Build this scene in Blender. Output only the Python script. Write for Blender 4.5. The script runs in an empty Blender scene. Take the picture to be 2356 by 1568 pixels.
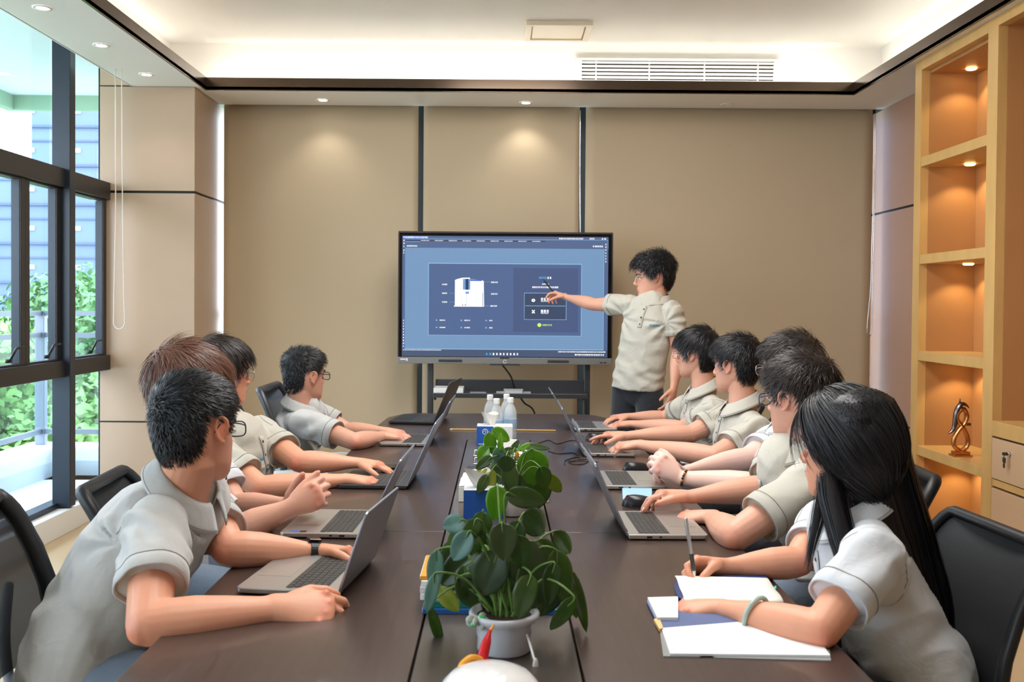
import bpy, bmesh, math, random
import numpy as np
from mathutils import Vector, Matrix, noise
from mathutils.bvhtree import BVHTree

# ------------------------------------------------------------------ camera
PI = math.pi
SC = bpy.context.scene
COL = SC.collection
FPX = 2200.0                 # focal length in pixels of the 2356 x 1568 frame
K = FPX / 2000.0             # depths below are written for 2000 px and scaled by K
CAMH = 1.40
Rcam = Matrix.Rotation(PI/2 - math.radians(1.0), 3, 'X') @ Matrix.Rotation(0.0075, 3, 'Z')
_fw = Rcam.transposed() @ Vector((0, 1, 0))
SHX = (_fw.x/-_fw.z*FPX - (1150-1178)) / 2356.0
SHY = (_fw.y/-_fw.z*FPX - (784-700)) / 2356.0
cam_data = bpy.data.cameras.new('camera')
cam_data.sensor_width = 36.0
cam_data.lens = 36.0*FPX/2356.0
cam_data.shift_x = SHX
cam_data.shift_y = SHY
cam_data.clip_start = 0.05
cam_data.clip_end = 400
cam_data.dof.use_dof = True
cam_data.dof.focus_distance = 3.6
cam_data.dof.aperture_fstop = 7.1
cam = bpy.data.objects.new('camera', cam_data)
COL.objects.link(cam)
cam.matrix_world = Matrix.Translation((0, 0, CAMH)) @ Rcam.to_4x4()
SC.camera = cam

def ray(px, py):
    v = Vector(((px-1178)/FPX + SHX*2356/FPX, (784-py)/FPX + SHY*2356/FPX, -1))
    return Rcam @ v
def P(px, py, d):
    """point of the room that shows at a pixel of the photograph, at depth d*K along the room"""
    r = ray(px, py)
    s = d*K / r.y
    return Vector((r.x*s, d*K, CAMH + r.z*s))
def T(px, py, z=0.75):
    r = ray(px, py)
    s = (z-CAMH)/r.z
    return Vector((r.x*s, r.y*s, z))

# ------------------------------------------------------------------ world and lights
def lin(c):
    return tuple((x/255/12.92 if x/255 <= 0.04045 else ((x/255+0.055)/1.055)**2.4) for x in c)
W = bpy.data.worlds.new('sky'); SC.world = W; W.use_nodes = True
wn = W.node_tree
bgn = wn.nodes['Background']
tc = wn.nodes.new('ShaderNodeTexCoord'); sp = wn.nodes.new('ShaderNodeSeparateXYZ')
rmp = wn.nodes.new('ShaderNodeValToRGB')
wn.links.new(tc.outputs['Generated'], sp.inputs[0]); wn.links.new(sp.outputs['Z'], rmp.inputs[0])
rmp.color_ramp.elements[0].position = 0.0; rmp.color_ramp.elements[0].color = (0.88, 0.94, 1.0, 1)
rmp.color_ramp.elements[1].position = 0.7; rmp.color_ramp.elements[1].color = (0.66, 0.80, 1.0, 1)
wn.links.new(rmp.outputs[0], bgn.inputs[0])
bgn.inputs[1].default_value = 3.9

def area(name, loc, rot, sx, sy, power, color=(1, 1, 1), spread=PI, portal=False):
    l = bpy.data.lights.new(name, 'AREA'); l.shape = 'RECTANGLE'; l.size = sx; l.size_y = sy
    l.energy = power; l.color = color; l.spread = spread
    if portal: l.cycles.is_portal = True
    o = bpy.data.objects.new(name, l); o.location = loc; o.rotation_euler = rot; COL.objects.link(o)
    return o
WARM = (1.0, 0.975, 0.94)
Y_BACK = 6.40*K
# cove lighting: strips lying on the ledge behind the lip, shining up
CP = 0.20
TL = math.radians(62)
area('cove_strip_back', (0.19, 6.20*K, 2.90), (PI-TL, 0, 0), 4.5, 0.08, 30*CP, WARM, 1.9)
area('cove_strip_left', (-2.20, 3.4, 2.90), (PI, -TL, 0), 0.08, 7.0, 42*CP, WARM, 1.9)
area('cove_strip_right', (2.58, 3.4, 2.90), (PI, TL, 0), 0.08, 7.0, 42*CP, WARM, 1.9)
area('cove_strip_rear', (0.19, -0.55, 2.90), (PI+TL, 0, 0), 4.5, 0.08, 28*CP, WARM, 1.9)
# unseen fill light added over the table to brighten the room below
area('overhead_fill_light', (0.1, 3.3, 3.22), (0, 0, 0), 1.0, 3.6, 56, (1, .975, .95))
# portal for the daylight that comes in through the window wall
area('window_portal', (-2.80, 3.0, 1.6), (0, -PI/2, 0), 3.0, 7.2, 1, portal=True)
SC.view_settings.view_transform = 'Standard'
SC.view_settings.look = 'None'
SC.view_settings.gamma = 1.0
SC.view_settings.use_curve_mapping = False
SC.view_settings.exposure = 1.1

# ------------------------------------------------------------------ materials
MATS = {}
def pm(name, rgb, rough=0.5, metal=0.0, spec=0.5, bump=0.0, bscale=60, var=0.0, vscale=3, emit=None, estr=0,
       trans=0, ior=1.45, alpha=1, sss=0, sssr=(1, .4, .25), coat=0, sheen=0, stretch=None, rvar=0):
    if name in MATS: return MATS[name]
    m = bpy.data.materials.new(name); m.use_nodes = True
    nt = m.node_tree; b = nt.nodes['Principled BSDF']
    c = lin(rgb)
    b.inputs['Base Color'].default_value = (*c, 1)
    b.inputs['Roughness'].default_value = rough
    b.inputs['Metallic'].default_value = metal
    b.inputs['Specular IOR Level'].default_value = spec
    b.inputs['IOR'].default_value = ior
    b.inputs['Transmission Weight'].default_value = trans
    b.inputs['Alpha'].default_value = alpha
    b.inputs['Coat Weight'].default_value = coat
    b.inputs['Sheen Weight'].default_value = sheen
    if sss:
        b.inputs['Subsurface Weight'].default_value = sss
        b.inputs['Subsurface Radius'].default_value = sssr
        b.inputs['Subsurface Scale'].default_value = 0.008
    if emit is not None:
        b.inputs['Emission Color'].default_value = (*lin(emit), 1)
        b.inputs['Emission Strength'].default_value = estr
    t = nt.nodes.new('ShaderNodeTexCoord'); mp = nt.nodes.new('ShaderNodeMapping')
    nt.links.new(t.outputs['Object'], mp.inputs[0])
    if stretch: mp.inputs['Scale'].default_value = stretch
    if var > 0:
        n = nt.nodes.new('ShaderNodeTexNoise'); n.inputs['Scale'].default_value = vscale; n.inputs['Detail'].default_value = 5
        nt.links.new(mp.outputs[0], n.inputs['Vector'])
        r = nt.nodes.new('ShaderNodeValToRGB')
        r.color_ramp.elements[0].position = .3; r.color_ramp.elements[1].position = .7
        r.color_ramp.elements[0].color = (*[x*(1-var) for x in c], 1)
        r.color_ramp.elements[1].color = (*[min(1, x*(1+var)) for x in c], 1)
        nt.links.new(n.outputs[0], r.inputs[0]); nt.links.new(r.outputs[0], b.inputs['Base Color'])
    if bump > 0:
        n2 = nt.nodes.new('ShaderNodeTexNoise'); n2.inputs['Scale'].default_value = bscale; n2.inputs['Detail'].default_value = 4
        nt.links.new(mp.outputs[0], n2.inputs['Vector'])
        bp = nt.nodes.new('ShaderNodeBump'); bp.inputs['Strength'].default_value = bump; bp.inputs['Distance'].default_value = 0.002
        nt.links.new(n2.outputs[0], bp.inputs['Height']); nt.links.new(bp.outputs[0], b.inputs['Normal'])
    MATS[name] = m
    return m

def glassmat(name, tint, base=.03, edge=.35):
    m = bpy.data.materials.new(name); m.use_nodes = True
    nt = m.node_tree; nt.nodes.clear()
    o = nt.nodes.new('ShaderNodeOutputMaterial'); mx = nt.nodes.new('ShaderNodeMixShader')
    tr = nt.nodes.new('ShaderNodeBsdfTransparent'); tr.inputs[0].default_value = (*tint, 1)
    g = nt.nodes.new('ShaderNodeBsdfGlossy'); g.inputs['Roughness'].default_value = 0.02
    lw = nt.nodes.new('ShaderNodeLayerWeight'); lw.inputs[0].default_value = .5
    pw = nt.nodes.new('ShaderNodeMath'); pw.operation = 'POWER'; pw.inputs[1].default_value = 5
    ml = nt.nodes.new('ShaderNodeMath'); ml.operation = 'MULTIPLY_ADD'; ml.inputs[1].default_value = edge; ml.inputs[2].default_value = base
    nt.links.new(lw.outputs['Facing'], pw.inputs[0]); nt.links.new(pw.outputs[0], ml.inputs[0])
    nt.links.new(ml.outputs[0], mx.inputs[0]); nt.links.new(tr.outputs[0], mx.inputs[1]); nt.links.new(g.outputs[0], mx.inputs[2])
    nt.links.new(mx.outputs[0], o.inputs[0])
    MATS[name] = m
    return m

M_ceil = pm('ceiling_paint', (238, 234, 226), .7, bump=.05, bscale=90)
M_soffit = pm('soffit_paint', (242, 240, 236), .6)
M_bronze = pm('bronze_trim', (92, 78, 66), .22, metal=.85)
M_blind = None
M_panel = pm('tan_laminate', (184, 159, 134), .33, var=.03, vscale=2)
M_panel_r = pm('rose_tan_laminate', (174, 134, 112), .30, var=.03, vscale=2)
M_gap = pm('black_joint', (22, 20, 20), .5)
M_floor = pm('beige_floor_tile', (200, 176, 138), .3, var=.04, vscale=1.5)
M_frame = pm('window_frame_grey', (52, 50, 50), .38, metal=.25)
M_framein = pm('window_frame_blue_grey', (40, 49, 60), .35, metal=.25)
M_white = pm('white_paint', (232, 232, 230), .45)
M_glass = glassmat('window_glass', (0.95, 0.965, 0.975))
M_rail = glassmat('railing_glass', (0.84, 0.90, 0.91))
M_table = pm('dark_walnut_laminate', (68, 53, 47), .30, var=.13, vscale=9, bump=.12, bscale=60, stretch=(14, .7, 14), coat=.15)
M_tablec = pm('dark_centre_laminate', (74, 66, 60), .30, var=.10, vscale=9, stretch=(14, .7, 14), coat=.15)
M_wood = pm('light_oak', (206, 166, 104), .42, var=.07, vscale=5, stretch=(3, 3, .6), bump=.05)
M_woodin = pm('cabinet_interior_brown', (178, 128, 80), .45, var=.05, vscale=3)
M_front = pm('cabinet_front_tan', (206, 172, 138), .35, var=.02)
M_black = pm('black_plastic', (24, 25, 28), .42)
M_blackg = pm('gloss_black', (14, 14, 16), .12)
M_dgrey = pm('dark_grey_metal', (74, 76, 80), .4, metal=.6)
M_grey = pm('grey_plastic', (132, 138, 146), .4)
M_silver = pm('silver_aluminium', (186, 184, 180), .32, metal=.75)
M_alu2 = pm('grey_aluminium', (150, 156, 168), .34, metal=.8)
M_chrome = pm('chrome', (214, 214, 216), .12, metal=1)
M_paper = pm('paper', (240, 238, 232), .6)
M_key = pm('keycap', (58, 56, 54), .5)

# ------------------------------------------------------------------ mesh helpers
class MB:
    def __init__(s): s.v = []; s.f = []; s.mi = []
    def add(s, vs, fs, mi=0):
        o = len(s.v); s.v += [tuple(v) for v in vs]; s.f += [tuple(i+o for i in f) for f in fs]; s.mi += [mi]*len(fs)
        return s
    def box(s, x0, x1, y0, y1, z0, z1, mi=0, M=None):
        vs = [Vector((x, y, z)) for z in (z0, z1) for y in (y0, y1) for x in (x0, x1)]
        if M is not None: vs = [M @ v for v in vs]
        fs = [(0, 2, 3, 1), (4, 5, 7, 6), (0, 1, 5, 4), (2, 6, 7, 3), (0, 4, 6, 2), (1, 3, 7, 5)]
        return s.add(vs, fs, mi)
    def quad(s, a, b, c, d, mi=0): return s.add([a, b, c, d], [(0, 1, 2, 3)], mi)
    def prism(s, pts, z0, z1, mi=0):
        n = len(pts)
        vs = [(x, y, z0) for x, y in pts] + [(x, y, z1) for x, y in pts]
        fs = [tuple(range(n-1, -1, -1)), tuple(range(n, 2*n))] + [(i, (i+1) % n, n+(i+1) % n, n+i) for i in range(n)]
        return s.add(vs, fs, mi)
    def lathe(s, prof, n=32, c=(0, 0, 0), mi=0, cap=True):
        vs = []; fs = []
        for r, z in prof:
            for i in range(n):
                a = 2*PI*i/n; vs.append((c[0]+r*math.cos(a), c[1]+r*math.sin(a), c[2]+z))
        for k in range(len(prof)-1):
            for i in range(n):
                j = (i+1) % n; fs.append((k*n+i, k*n+j, (k+1)*n+j, (k+1)*n+i))
        if cap and prof[0][0] > 1e-5: fs.append(tuple(range(n-1, -1, -1)))
        if cap and prof[-1][0] > 1e-5: fs.append(tuple((len(prof)-1)*n+i for i in range(n)))
        return s.add(vs, fs, mi)
    def ell(s, c, r, M=None, n=16, m=10, mi=0):
        c = Vector(c); vs = []; fs = []
        for k in range(m+1):
            t = PI*k/m
            for i in range(n):
                a = 2*PI*i/n
                v = Vector((r[0]*math.sin(t)*math.cos(a), r[1]*math.sin(t)*math.sin(a), r[2]*math.cos(t)))
                if M is not None: v = M @ v
                vs.append(v+c)
        for k in range(m):
            for i in range(n):
                j = (i+1) % n; fs.append((k*n+i, (k+1)*n+i, (k+1)*n+j, k*n+j))
        return s.add(vs, fs, mi)
    def tube(s, pts, radii, side=None, n=12, cap=True, round_ends=True, closed=False, mi=0):
        pts = [Vector(p) for p in pts]; N = len(pts)
        if not isinstance(radii, (list, tuple)): radii = [radii]*N
        rr = [(r, r) if not isinstance(r, (tuple, list)) else r for r in radii]
        tang = []
        for i in range(N):
            if closed: t = pts[(i+1) % N]-pts[i-1]
            else: t = pts[min(i+1, N-1)]-pts[max(i-1, 0)]
            if t.length < 1e-9: t = Vector((0, 0, 1))
            tang.append(t.normalized())
        if side is None:
            side = Vector((0, 0, 1)) if abs(tang[0].z) < .9 else Vector((1, 0, 0))
            fixed = False
        else: side = Vector(side); fixed = True
        us = []
        u = side
        for i in range(N):
            t = tang[i]
            b = side if fixed else u
            u = b - t*b.dot(t)
            if u.length < 1e-4: u = t.orthogonal()
            u.normalize(); us.append(u)
        rings = []
        def ring(c, t, u, a, b):
            w = t.cross(u)
            return [c + u*(a*math.cos(2*PI*k/n)) + w*(b*math.sin(2*PI*k/n)) for k in range(n)]
        if cap and round_ends and not closed:
            a, b = rr[0]; m = min(a, b)
            for q in (0.15, .55, .85):
                rings.append(ring(pts[0]-tang[0]*m*math.sqrt(1-q*q)*.9, tang[0], us[0], a*q, b*q))
        for i in range(N): rings.append(ring(pts[i], tang[i], us[i], *rr[i]))
        if cap and round_ends and not closed:
            a, b = rr[-1]; m = min(a, b)
            for q in (.85, .55, .15):
                rings.append(ring(pts[-1]+tang[-1]*m*math.sqrt(1-q*q)*.9, tang[-1], us[-1], a*q, b*q))
        vs = [v for r in rings for v in r]; R = len(rings); fs = []
        for i in range(R-1+(1 if closed else 0)):
            i2 = (i+1) % R
            for k in range(n):
                k2 = (k+1) % n
                fs.append((i*n+k, i*n+k2, i2*n+k2, i2*n+k))
        if cap and not closed:
            fs.append(tuple(range(n-1, -1, -1))); fs.append(tuple((R-1)*n+k for k in range(n)))
        return s.add(vs, fs, mi)
    def grid(s, fn, nu, nv, closeu=False, mi=0, flip=False):
        vs = [fn(i/(nu if closeu else nu-1), j/(nv-1)) for j in range(nv) for i in range(nu)]
        fs = []
        for j in range(nv-1):
            for i in range(nu if closeu else nu-1):
                a = j*nu+i; b = j*nu+(i+1) % nu; f = (a, b, b+nu, a+nu)
                fs.append(f[::-1] if flip else f)
        return s.add(vs, fs, mi)
    def mesh(s, name, mats=None, smooth=False):
        me = bpy.data.meshes.new(name); me.from_pydata(s.v, [], s.f)
        if mats:
            for m in (mats if isinstance(mats, (list, tuple)) else [mats]): me.materials.append(m)
        if any(s.mi): me.polygons.foreach_set('material_index', s.mi)
        if smooth: me.polygons.foreach_set('use_smooth', [True]*len(s.f))
        me.update()
        return me

def link(name, me, parent=None, label=None):
    o = bpy.data.objects.new(name, me); COL.objects.link(o)
    if parent is not None: o.parent = parent
    if label: o['label'] = label
    return o
def fixn(o):
    me = o.data; bm = bmesh.new(); bm.from_mesh(me); bmesh.ops.recalc_face_normals(bm, faces=bm.faces); bm.to_mesh(me); bm.free()
    return o
def part(name, mb, mats, parent=None, smooth=False, bevel=0, label=None, local=False, seg=2, kind=None):
    """link one mesh; parent is an object; vertices are world coordinates unless local"""
    me = mb.mesh(name, mats, smooth)
    o = link(name, me, parent, label)
    fixn(o)
    if parent is not None and not local:
        M = Matrix.Identity(4); q = parent
        chain = []
        while q is not None: chain.append(q); q = q.parent
        for q in reversed(chain):
            M = M @ q.matrix_parent_inverse @ q.matrix_basis
        o.matrix_parent_inverse = M.inverted()
    if bevel:
        b = o.modifiers.new('bevel', 'BEVEL'); b.width = bevel; b.segments = seg; b.limit_method = 'ANGLE'; b.angle_limit = math.radians(40)
    if kind: o['kind'] = kind
    return o
def struct(name, mb, mats, parent=None, bevel=0, smooth=False):
    o = part(name, mb, mats, parent, bevel=bevel, smooth=smooth)
    o['kind'] = 'structure'
    return o
def thing(name, label, cat, loc=(0, 0, 0), rz=0, group=None):
    o = bpy.data.objects.new(name, None); COL.objects.link(o); o.empty_display_size = .1
    o.location = loc; o.rotation_euler = (0, 0, rz); o['label'] = label; o['category'] = cat
    if group: o['group'] = group
    return o
def tag(o, label, cat, group=None):
    o['label'] = label; o['category'] = cat
    if group: o['group'] = group
    return o
def dup(root, loc, rz=0, label=None, group=None):
    r = root.copy(); COL.objects.link(r); r.location = loc; r.rotation_euler = (0, 0, rz)
    if label: r['label'] = label
    if group: r['group'] = group
    for ch in list(root.children):
        c = ch.copy(); COL.objects.link(c); c.parent = r
        for g in list(ch.children):
            e = g.copy(); COL.objects.link(e); e.parent = c
    return r
def spline(pts, k=6):
    pts = [Vector(p) for p in pts]; out = []
    for i in range(len(pts)-1):
        p0 = pts[max(i-1, 0)]; p1 = pts[i]; p2 = pts[i+1]; p3 = pts[min(i+2, len(pts)-1)]
        for j in range(k):
            t = j/k
            out.append(0.5*((2*p1) + (p2-p0)*t + (2*p0-5*p1+4*p2-p3)*t*t + (3*p1-p0-3*p2+p3)*t**3))
    out.append(pts[-1]); return out
# ================================================================== the setting
def mkblind():
    m = bpy.data.materials.new('tan_blind_fabric'); m.use_nodes = True
    nt = m.node_tree; b = nt.nodes['Principled BSDF']
    b.inputs['Base Color'].default_value = (*lin((196, 178, 150)), 1); b.inputs['Roughness'].default_value = .75
    b.inputs['Specular IOR Level'].default_value = .2
    t = nt.nodes.new('ShaderNodeTexCoord'); w = nt.nodes.new('ShaderNodeTexNoise'); w.inputs['Scale'].default_value = 350
    nt.links.new(t.outputs['Object'], w.inputs['Vector'])
    bp = nt.nodes.new('ShaderNodeBump'); bp.inputs['Strength'].default_value = .15; bp.inputs['Distance'].default_value = .001
    nt.links.new(w.outputs[0], bp.inputs['Height']); nt.links.new(bp.outputs[0], b.inputs['Normal'])
    tr = nt.nodes.new('ShaderNodeBsdfTranslucent'); tr.inputs[0].default_value = (*lin((226, 206, 170)), 1)
    mx = nt.nodes.new('ShaderNodeMixShader'); mx.inputs[0].default_value = .07
    nt.links.new(b.outputs[0], mx.inputs[1]); nt.links.new(tr.outputs[0], mx.inputs[2])
    nt.links.new(mx.outputs[0], nt.nodes['Material Output'].inputs[0])
    return m
M_blind = mkblind()
Z_S = 2.85          # underside of the dropped border
Z_C = 3.30          # raised ceiling
XL, XR = -2.01, 2.40
YF, YN = 5.95*K, -0.30
XW = -2.72          # window wall plane
XWR = 2.80          # right wall plane
YREAR = -2.2
YB = 6.42*K         # blinds

struct('floor', MB().box(-2.75, 3.1, YREAR, 7.3, -.06, 0), M_floor)
# soffit border (four boards) with bronze lips
m = MB()
m.box(-2.49, XL, YREAR, 6.38*K, Z_S, Z_S+.02)
m.box(XR, XWR+.1, YREAR, 6.38*K, Z_S, Z_S+.02)
m.box(XL, XR, YF, 6.38*K, Z_S, Z_S+.02)
m.box(XL, XR, YREAR, YN, Z_S, Z_S+.02)
struct('ceiling_border', m, M_soffit)
t_ = .012
m = MB()
m.box(XL-t_, XL, YN, YF, Z_S-.004, 2.932); m.box(XR, XR+t_, YN, YF, Z_S-.004, 2.932)
m.box(XL-t_, XR+t_, YF, YF+t_, Z_S-.004, 2.932); m.box(XL-t_, XR+t_, YN-t_, YN, Z_S-.004, 2.932)
struct('trim_1', m, M_bronze)
struct('ceiling', MB().box(-2.55, 2.95, YREAR, 6.5*K, Z_C, Z_C+.05), M_ceil)
m = MB()
m.box(-2.45, 2.85, 6.40*K, 6.40*K+.05, Z_S+.02, Z_C)
m.box(-2.49, -2.43, YREAR, 6.40*K, Z_S+.02, Z_C); m.box(2.78, 2.84, YREAR, 6.40*K, Z_S+.02, Z_C)
m.box(-2.45, 2.85, -.85, -.80, Z_S+.02, Z_C)
struct('ceiling_cove', m, M_ceil)
struct('wall_rear', MB().box(-2.9, 3.1, YREAR-.1, YREAR, 0, 3.35), M_panel)
# right wall: laminate panels with black joints
wr = struct('wall_right', MB().box(XWR+.012, XWR+.2, YREAR, 7.3, 0, 3.35), M_gap)
for i, (z0, z1) in enumerate(((0.0, .576), (.584, 2.088), (2.100, Z_S))):
    for y0, y1 in ((5.25*K, 6.66*K),):
        part('panel', MB().box(XWR, XWR+.014, y0, y1, z0+.002, z1-.002), M_panel_r, wr, bevel=.002)
part('panel', MB().box(XWR, XWR+.014, YREAR, .6, 0, Z_S), M_panel_r, wr)
# left pilaster
YP = 5.88*K; XPI = -2.065
pl = struct('wall_left', MB().box(XW+.0, XPI-.012, YP+.012, 6.66*K, 0, Z_S-.001).box(XW+.0, -2.51, YP+.012, 6.66*K, Z_S-.001, 3.3), M_gap)
for z0, z1 in ((0, .583), (.590, 2.135), (2.147, Z_S-.0), (Z_S+.004, 3.2)):
    part('panel', MB().box(XW+.015, -2.50 if z0 > 2.8 else XPI, YP, YP+.014, z0+.002, z1-.002), M_panel, pl, bevel=.002)
for z0, z1 in ((0, .583), (.590, 2.135), (2.147, Z_S-.003)):
    part('panel', MB().box(XPI-.013, XPI+.001, YP+.017, 6.62*K, z0+.002, z1-.002), M_panel, pl, bevel=.002)
# blind pocket above the window
struct('ceiling_pocket', MB().box(XW-.2, -2.49, YREAR, YP+.2, 3.12, 3.17).box(-2.50, -2.485, YREAR, YP, Z_S, 3.15), M_soffit)
# window wall on the left
YPOST = [5.26*K, 3.62*K, 1.98*K, 0.34*K, -1.3*K]
win = struct('window_1', MB().box(XW-.06, XW+.02, YREAR, YP, .125, .165), M_frame)
struct('wall_sill', MB().box(-2.80, -2.60, YREAR, YP+.0, 0, .140), M_white, bevel=.004)
part('sill_rail', MB().box(XW-.02, XW+.045, YREAR, YP, .14, .175), M_framein, win)
part('transom', MB().box(XW-.05, XW+.09, YREAR, YP-.005, 2.085, 2.20), M_frame, win, bevel=.004)
part('transom', MB().box(XW-.05, XW+.09, YREAR, YP-.005, .94, 1.04), M_frame, win, bevel=.004)
for i, y in enumerate(YPOST):
    part('post', MB().box(XW+.01, XW+.12, y, y+.075, .15, 3.12), M_framein, win, bevel=.003)
def handle(y, z):
    h = MB().box(XW+.085, XW+.10, y-.012, y+.03, z-.008, z+.012)
    h.tube(spline([(XW+.10, y, z), (XW+.125, y+.005, z+.05), (XW+.12, y+.04, z+.068), (XW+.115, y+.13, z+.072)], 5), .007, n=8)
    part('handle', h, M_black, win, smooth=True)
def casement(y0, y1):
    s = struct('window_casement', MB(), M_frame, win) if False else None
    fr = MB(); w = .05
    x0, x1 = XW+.018, XW+.065
    fr.box(x0, x1, y0, y0+w, 1.04, 2.085); fr.box(x0, x1, y1-w, y1, 1.04, 2.085)
    fr.box(x0, x1, y0+w, y1-w, 1.04, 1.04+.012); fr.box(x0, x1, y0+w, y1-w, 2.085-.012, 2.085)
    c = part('casement', fr, M_frame, win, bevel=.003)
    part('jamb', MB().box(x0-.006, x1-.008, y1-w-.004, y1-w, 1.05, 2.07), M_framein, c)
    part('pane', MB().box(x0+.014, x0+.020, y0+w-.01, y1-w+.01, 1.05, 2.08), M_glass, c)
    handle((y0+y1)/2-.03, 1.075)
casement(5.26*K+.075, YP-.012)
for y1, y0 in zip(YPOST[:-1], YPOST[1:]):
    y0 += .075; h = (y0+y1)/2; n = 4
    for k in range(n):
        a = y0+(y1-y0)*k/n; b = y0+(y1-y0)*(k+1)/n
        casement(a, b)
ys = [YREAR]+[p for p in reversed(YPOST)]+[YP]
for a, b in zip(ys[:-1], ys[1:]):
    part('pane', MB().box(XW-.004, XW+.004, a+.03, b, .17, .94), M_glass, win)
    part('pane', MB().box(XW-.004, XW+.004, a+.03, b, 2.20, 3.12), M_glass, win)
# pull cord of the window blind
c1, c2 = P(265, 175, 5.45), P(279, 175, 5.45)
b1, b2 = P(261, 740, 5.45), P(287, 740, 5.45)
c1.z = c2.z = 3.1
cr = (b2.x-b1.x)/2; cm = (b1+b2)/2
cord = part('blind_cord', MB().tube([c1, P(266, 500, 5.45), P(262, 690, 5.45)]+[cm+Vector((cr*math.cos(a), 0, cr*1.3*math.sin(a))) for a in [PI+PI*i/10 for i in range(11)]]+[P(285, 690, 5.45), P(282, 500, 5.45), c2], .0032, n=6), M_white, smooth=True)
cord.name='pull_cord'
tag(cord, 'white looped pull cord hanging in front of the tan pilaster by the window', 'cord')
# back wall: windows behind three roller blinds
YWB = 6.62*K
wb = struct('window_2', MB().box(-2.07, XWR, YWB-.05, YWB+.05, -.02, .10).box(-2.07, XWR, YWB-.05, YWB+.05, 2.90, 3.0), M_framein)
def xat(px, d, py=600): return P(px, py, d).x
for px, w in ((970, .075), (1336, .075), (2008, .09), (500, .0)):
    if w:
        x = xat(px, 6.62); part('mullion', MB().box(x-w/2, x+w/2, YWB-.05, YWB+.04, .10, 2.90), M_framein, wb)
part('pane', MB().box(-2.07, XWR, YWB-.003, YWB+.003, .10, 2.90), M_glass, wb)
struct('wall_back', MB().box(-2.70, 3.1, YWB+.06, YWB+.16, 2.95, 3.4).box(-2.74, -2.35, YWB+.06, YWB+.2, -.1, 3.0).box(XWR-.02, 3.2, YWB+.06, YWB+.2, -.1, 3.0), M_panel)
struct('ceiling_blind_box', MB().box(-2.07, XWR, 6.38*K, 6.40*K, Z_S, 3.0).box(-2.07, XWR, 6.38*K, YWB+.1, 2.97, 3.0), M_soffit)
bl = [(515, 961, 'left'), (973, 1331, 'middle'), (1345, 2003, 'right')]
lab = {'left': 'wide tan roller blind left of the display, beside the bright gap',
       'middle': 'narrow tan roller blind hanging behind the display, between two dark mullions',
       'right': 'widest tan roller blind hanging behind the standing man'}
for a, b, w in bl:
    x0, x1 = xat(a, 6.42), xat(b, 6.42)
    r = thing('roller_blind', lab[w], 'blind', ((x0+x1)/2, YB, 0), 0)
    def fb(u, v, x0=x0, x1=x1):
        x = x0+(x1-x0)*u; z = .04+(2.93-.04)*v
        return Vector((x, YB+.004*math.sin(u*9+x0)*(.4+.6*math.sin(v*3)), z))
    g = MB().grid(fb, 30, 8)
    q = part('fabric', g, M_blind, r, smooth=True)
    s = q.modifiers.new('thick', 'SOLIDIFY'); s.thickness = .001
    part('bottom_bar', MB().box(x0, x1, YB-.008, YB+.008, .025, .05), M_grey, r, bevel=.003)
    part('roller', MB().tube([(x0, YB+.03, 2.93), (x1, YB+.03, 2.93)], .025, n=12), M_grey, r, smooth=True)
def chain(pxs, d, label):
    pts = [P(x, y, d) for x, y in pxs]; r = thing('blind_chain', label, 'chain', pts[0]); r.location.z = pts[-1].z
    pt = spline(pts, 8)
    part('cord', MB().tube(pt, .0035, n=5), M_chrome, r, smooth=True)
chain([(2011, 262), (2009, 480), (2006, 560), (2003, 660), (1995, 756), (1999, 767), (2005, 756), (2009, 600), (2013, 420), (2014, 262)], 6.35, 'beaded pull chain of the right-hand roller blind, beside the rose tan wall')
chain([(1335, 255), (1334, 380), (1335, 545)], 6.38, 'thin pull chain hanging along the dark mullion above the right part of the display')
# white light trunking left of the left blind is the bright gap itself; vent grille
v0, v1 = P(1338, 147, 6.39), P(1778, 199, 6.39)
vt = thing('air_vent', 'long white linear air conditioning grille on the bright cove wall', 'vent', ((v0.x+v1.x)/2, 6.38*K, v1.z))
part('backing', MB().box(v0.x-.03, v1.x+.03, 6.395*K, 6.399*K, v1.z-.01, v0.z+.02), pm('vent_dark', (30, 8, 10), .9), vt)
fr = MB(); fw = .028; zt = v0.z+.02; zb = v1.z-.012
fr.box(v0.x-.04, v1.x+.04, 6.37*K, 6.39*K, zt, zt+.02); fr.box(v0.x-.04, v1.x+.04, 6.37*K, 6.39*K, zb-.02, zb)
fr.box(v0.x-.04, v0.x, 6.37*K, 6.39*K, zb, zt); fr.box(v1.x, v1.x+.04, 6.37*K, 6.39*K, zb, zt)
part('frame', fr, M_ceil, vt)
n = 7
for k in range(n):
    z = zb+(zt-zb)*(k+.5)/n
    part('slat', MB().box(v0.x, v1.x, 6.366*K, 6.392*K, z-.0065, z+.0065), M_ceil, vt)
for f in (.075, .352, .64, .918):
    x = v0.x+(v1.x-v0.x)*f; part('divider', MB().box(x-.004, x+.004, 6.371*K, 6.389*K, zb, zt), M_ceil, vt)
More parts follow.
